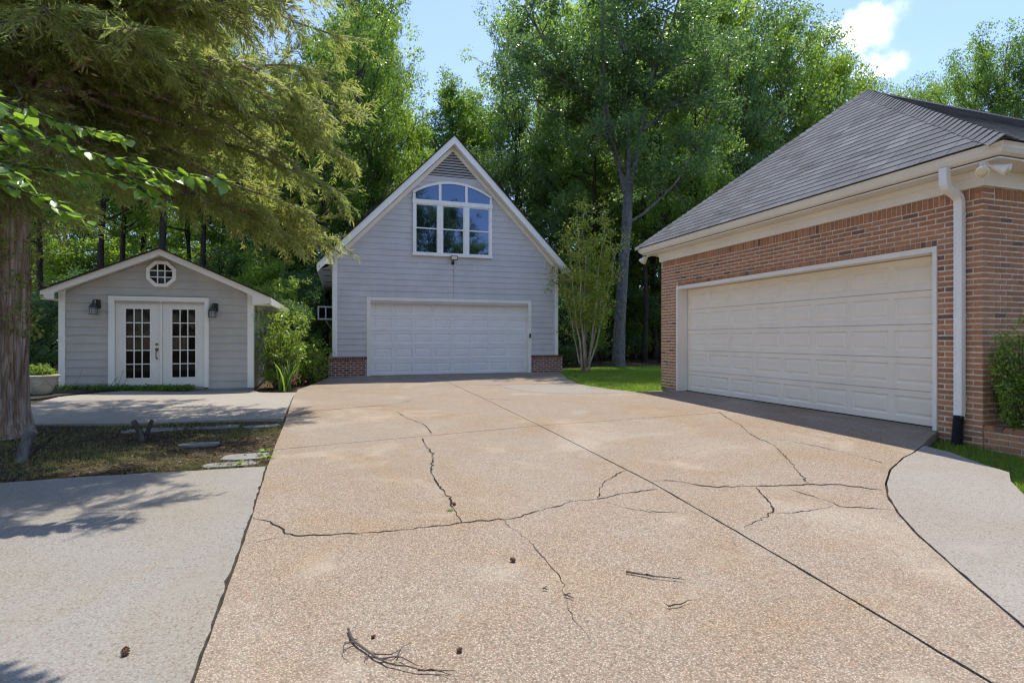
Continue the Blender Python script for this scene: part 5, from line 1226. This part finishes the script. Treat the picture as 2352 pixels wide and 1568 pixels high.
while len(targets) < 142:
    a = qc.uniform(0, 6.28); rr = 4.4*math.sqrt(qc.random()); z_ = qc.uniform(3.4, 7.6); p_ = Vector((tx+.3+rr*math.cos(a), ty+rr*math.sin(a)*.9, z_)); lim = 4.5*(1-max(0, z_-6.5)/6.5)
    if rr < lim and p_.x < .35 and p_.y-.318*p_.z > 4.2 and not (p_.y < 6.5 and z_ < 4.1): targets.append(p_)
bs, bd, bn, bl = [], [], [], []; lm = MB()
for T_ in targets:
    hd_ = math.hypot(T_.x-tx, T_.y-ty); z0 = max(3.3, min(8.4, T_.z+(qc.uniform(.3, 1.1) if T_.z < 4.6 else -.2*hd_+qc.uniform(-.3, .5)))); s = Vector((tx+.03*z0, ty, z0)); P = []; NL = 9; up = qc.uniform(.15, .5)
    for k in range(NL+1):
        t_ = k/NL; P.append(s.lerp(T_, t_)+Vector((qc.gauss(0, .05), qc.gauss(0, .05), up*math.sin(math.pi*t_)*hd_*.16+qc.gauss(0, .03)))); 
    lm.tube(P, [(.012+.007*hd_)*(1-.85*k/NL)+.004 for k in range(NL+1)], 5)
    ax = (T_-s); ax = ax/max(.1, ax.length); nb = int(13+hd_*10)
    for k in range(nb):
        t_ = 1-.80*qc.random()**1.25; f_ = t_*NL; kk = min(NL-1, int(f_)); b = P[kk].lerp(P[kk+1], f_-kk); sd = ax.cross(Vector((0, 0, 1))); sd = sd.normalized() if sd.length > .05 else Vector((1, 0, 0)); sgn = qc.choice((-1, 1))
        d = (ax*qc.uniform(.1, .9)+sd*sgn*qc.uniform(.3, 1)+Vector((0, 0, qc.gauss(-.25, .4)))).normalized(); L = qc.uniform(.28, .62)
        bs.append(b[:]); bd.append(d[:]); nn = d.cross(Vector((qc.gauss(0, .5), qc.gauss(0, .5), 1))).cross(d); bn.append(nn.normalized()[:] if nn.length > .01 else (0, 0, 1)); bl.append(L)
        lm.tube([b, b+d*L*.5+Vector((0, 0, -.03*L)), b+d*L*.95+Vector((0, 0, -.16*L))], [.006, .004, .002], 3)
obj('limbs', lm, M['bark_cedar'], CE, True)
rs = np.random.default_rng(32); bs = np.array(bs); bd = np.array(bd); bn = np.array(bn); bl = np.array(bl); K = 42; m_ = len(bs)
t_ = np.tile(np.linspace(.08, 1.0, K), (m_, 1))+rs.normal(0, .02, (m_, K)); sdv = np.cross(bn, bd); sgn = np.where(np.arange(K) % 2 == 0, 1., -1.)[None, :, None]
Pb = bs[:, None, :]+bd[:, None, :]*(bl[:, None]*t_)[:, :, None]; Pb[:, :, 2] -= .16*bl[:, None]*t_**2
Ax = bd[:, None, :]*.85+sdv[:, None, :]*sgn*rs.uniform(.35, 1.0, (m_, K, 1))+rs.normal(0, .28, (m_, K, 3))+np.array([0, 0, -.15])
Ax = unit(Ax.reshape(-1, 3)); Pb = Pb.reshape(-1, 3)+rs.normal(0, .012, (m_*K, 3)); Nn = unit(np.repeat(bn, K, 0)+rs.normal(0, .4, (m_*K, 3))); Nn = unit(Nn-Ax*np.sum(Ax*Nn, 1, keepdims=True))
L_ = rs.uniform(.06, .15, m_*K); V_, F_ = leaf_arrays(Pb-np.array(o_), Ax, Nn, L_, L_*.11+.003, .1, .1)
link('crown', np_mesh('crown', V_, F_, M['cedar']), CE)

# ------------------------------------------------------------------ broad-leaved sapling whose branches reach in from the left
BLt = thing('broadleaf_sapling', 'leafy boughs with large glossy leaves reaching in from the left edge', 'tree', base(-3.9, 5.5))
mb = MB().tube([(-3.9, 5.5, -.3), (-3.88, 5.5, 1.0), (-3.8, 5.48, 2.2), (-3.7, 5.45, 3.2), (-3.6, 5.4, 4.0)], [.05, .045, .04, .03, .02], 8); obj('trunk', mb, M['bark'], BLt)
def leaf_mesh(s):
    q_ = random.Random(s); prof_ = [(0, .0), (.12, .16), (.3, .28), (.5, .30), (.7, .22), (.87, .10), (1.0, .0)]; v = []; f = []
    for (t2, w) in prof_: v += [(-w, t2, .10*w-.10*t2*t2*(.5+s*.2)), (0, t2, -.03-.10*t2*t2*(.5+s*.2)), (w, t2, .10*w-.10*t2*t2*(.5+s*.2))]
    for i in range(len(prof_)-1): f += [(3*i, 3*i+1, 3*i+4, 3*i+3), (3*i+1, 3*i+2, 3*i+5, 3*i+4)]
    me = bpy.data.meshes.new('leaf'); me.from_pydata(v, [], f); me.materials.append(M['leaf_big']); me.polygons.foreach_set('use_smooth', [True]*len(me.polygons)); me.update(); return me
LM = [leaf_mesh(s) for s in range(3)]; qb = random.Random(8)
boughs = [([(-3.7, 5.45, 3.1), (-2.9, 5.44, 2.98), (-2.588, 5.352, 2.85), (-1.968, 5.257, 2.68), (-1.387, 5.175, 2.56), (-.905, 5.124, 2.51)], 74),
          ([(-3.75, 5.45, 2.8), (-2.9, 5.30, 2.66), (-2.528, 5.227, 2.53), (-2.09, 5.191, 2.48), (-1.628, 5.147, 2.47), (-1.34, 5.054, 2.41)], 56), ([(-1.75, 5.15, 2.475), (-1.55, 5.08, 2.38), (-1.38, 5.02, 2.24)], 16),
          ([(-3.75, 5.45, 2.6), (-2.9, 5.2, 2.45), (-2.468, 5.103, 2.34), (-2.214, 5.021, 2.24), (-1.803, 4.888, 2.035)], 44), ([(-3.7, 5.45, 3.3), (-2.9, 5.5, 3.25), (-2.5, 5.45, 3.05), (-2.1, 5.4, 2.93), (-1.7, 5.35, 2.85)], 44), ([(-2.9, 5.3, 2.9), (-2.6, 5.2, 2.7), (-2.35, 5.1, 2.62)], 20), ([(-3.6, 5.4, 3.5), (-2.9, 5.2, 3.25), (-2.5, 5.05, 2.95), (-2.2, 4.95, 2.75)], 40), ([(-3.6, 5.4, 3.0), (-2.8, 5.0, 2.75), (-2.4, 4.85, 2.45), (-2.15, 4.75, 2.3)], 34), ([(-3.6, 5.4, 3.9), (-2.6, 5.0, 4.35), (-1.3, 4.4, 4.35), (-.75, 4.05, 4.25), (-.3, 3.75, 4.1)], 34)]
for P, nlv in boughs:
    nlv = int(nlv*1.45)
    P = [Vector(p_) for p_ in P]; br = obj('branch', MB().tube(P, [.016*(1-.8*i/(len(P)-1))+.003 for i in range(len(P))], 6), M['bark'], BLt)
    seg = [(P[i+1]-P[i]).length for i in range(len(P)-1)]; tot = sum(seg)
    for i in range(nlv):
        d_ = tot*((.18 if P[-1].z < 4 else .72)+(.82 if P[-1].z < 4 else .28)*(i+.5)/nlv); k = 0
        while k < len(seg)-1 and d_ > seg[k]: d_ -= seg[k]; k += 1
        c = P[k].lerp(P[k+1], min(1, d_/seg[k])); ax = (P[k+1]-P[k]).normalized(); side = 1 if i % 2 else -1
        o = piece('leaf', LM[i % 3], br, c+Vector((qb.gauss(0, .02), qb.gauss(0, .02), qb.gauss(0, .015)))); s = qb.uniform(.095, .16); o.scale = (s, s, s)
        hz = math.atan2(ax.y, ax.x); o.rotation_euler = (qb.gauss(-.45, .30), qb.gauss(0, .35), hz-math.pi/2+side*qb.uniform(.4, 1.2))

# ------------------------------------------------------------------ grass and litter
def blades(name, label, cat, n, region, zf, hmin, hmax, wd, mat, seed, keep=None):
    rs_ = np.random.default_rng(seed); x0, x1, y0, y1 = region; P = np.stack([rs_.uniform(x0, x1, n), rs_.uniform(y0, y1, n)], 1)
    if keep is not None: P = P[[keep(*p_) for p_ in P]]
    n = len(P); z_ = np.array([zf(*p_) for p_ in P]); b = np.column_stack([P, z_]); a = rs_.uniform(0, 6.28, n); hh = rs_.uniform(hmin, hmax, n); d = np.stack([np.cos(a), np.sin(a), np.zeros(n)], 1); ln = np.stack([rs_.normal(0, .4, n), rs_.normal(0, .4, n), np.ones(n)], 1)*hh[:, None]
    V2 = np.stack([b-d*wd, b+d*wd, b+ln], 1).reshape(-1, 3); o = link(name, np_mesh(name, V2, np.arange(3*n).reshape(-1, 3), mat)); tag(o, label, cat, kind='stuff'); return o
def in_poly(P):
    def f(x, y):
        c = False; j = len(P)-1
        for i in range(len(P)):
            if (P[i][1] > y) != (P[j][1] > y) and x < (P[j][0]-P[i][0])*(y-P[i][1])/(P[j][1]-P[i][1])+P[i][0]: c = not c
            j = i
        return c
    return f
il = in_poly(lawn_P)
blades('lawn_grass', 'bright mown grass on the lawn between the two garages', 'grass', 90000, (5.7, 15, 10.2, 19), lambda x, y: h(x, y)-.014, .03, .075, .006, M['grass'], 1, il)
wp = in_poly(ARC[2:] + [(5.2, -6), (5.0, 1.2), (5.12, 2.3), (5.36, 2.9), (5.72, 3.19), (6.06, 3.39), (6.2, 3.75), (6.34, 4.10)]); wd_ = in_poly(slabs['C2'][0])
blades('verge_grass', 'green grass between the front walk and the brick planter', 'grass', 34000, (5.1, 7.1, 1.0, 4.75), lambda x, y: hg(x, y)-.005, .03, .09, .005, M['grass'], 2, lambda x, y: not wp(x, y) and not wd_(x, y) and x < 7.09)
dirt = in_poly([(-.72, 8.60), (-2.76, 8.72), (-4.07, 8.98), (-4.7, 9.9), (-7, 10.5), (-7, 5.8), (-2.75, 5.74), (-.70, 5.70)])
def patchy(x, y): return dirt(x, y) and (math.sin(x*2.1+.6)*math.sin(y*2.9+1.0)+.5*math.sin(x*5.3)*math.cos(y*4.7) > rnd.uniform(-.6, 1.0))
blades('sparse_grass', 'thin shaded grass and moss on the dirt strip under the cedar', 'grass', 42000, (-6.5, -.7, 5.7, 9.2), lambda x, y: hg(x, y)-.004, .015, .055, .004, M['drygrass'], 3, patchy)
def litter(name, label, n, region, keep, size, seed):
    rs_ = np.random.default_rng(seed); x0, x1, y0, y1 = region; P = np.stack([rs_.uniform(x0, x1, n), rs_.uniform(y0, y1, n)], 1); P = P[[keep(*p_) for p_ in P]]; n = len(P)
    b = np.column_stack([P, [hg(*p_)+.006 for p_ in P]]); A_ = unit(rs_.normal(size=(n, 3))*np.array([1, 1, .15])); N_ = unit(rs_.normal(size=(n, 3))*.35+np.array([0, 0, 1])); N_ = unit(N_-A_*np.sum(N_*A_, 1, keepdims=True)); L = size*rs_.uniform(.4, 1.3, n)
    V2, F2 = leaf_arrays(b, A_, N_, L, L*.5, .2, .1); o = link(name, np_mesh(name, V2, F2, M['litter'])); tag(o, label, 'leaf litter', kind='stuff')
litter('dirt_litter', 'dead leaves and needles on the dirt strip', 15000, (-6.5, -.7, 5.7, 9.2), dirt, .04, 4)
litter('forest_litter', 'brown leaf litter on the floor of the wood', 26000, (-14, 24, 15, 34), lambda x, y: not il(x, y) and not (-.4 < x < 7.1 and y < 27.2) and not (-6.1 < x < -1.9 and y < 20), .10, 5)
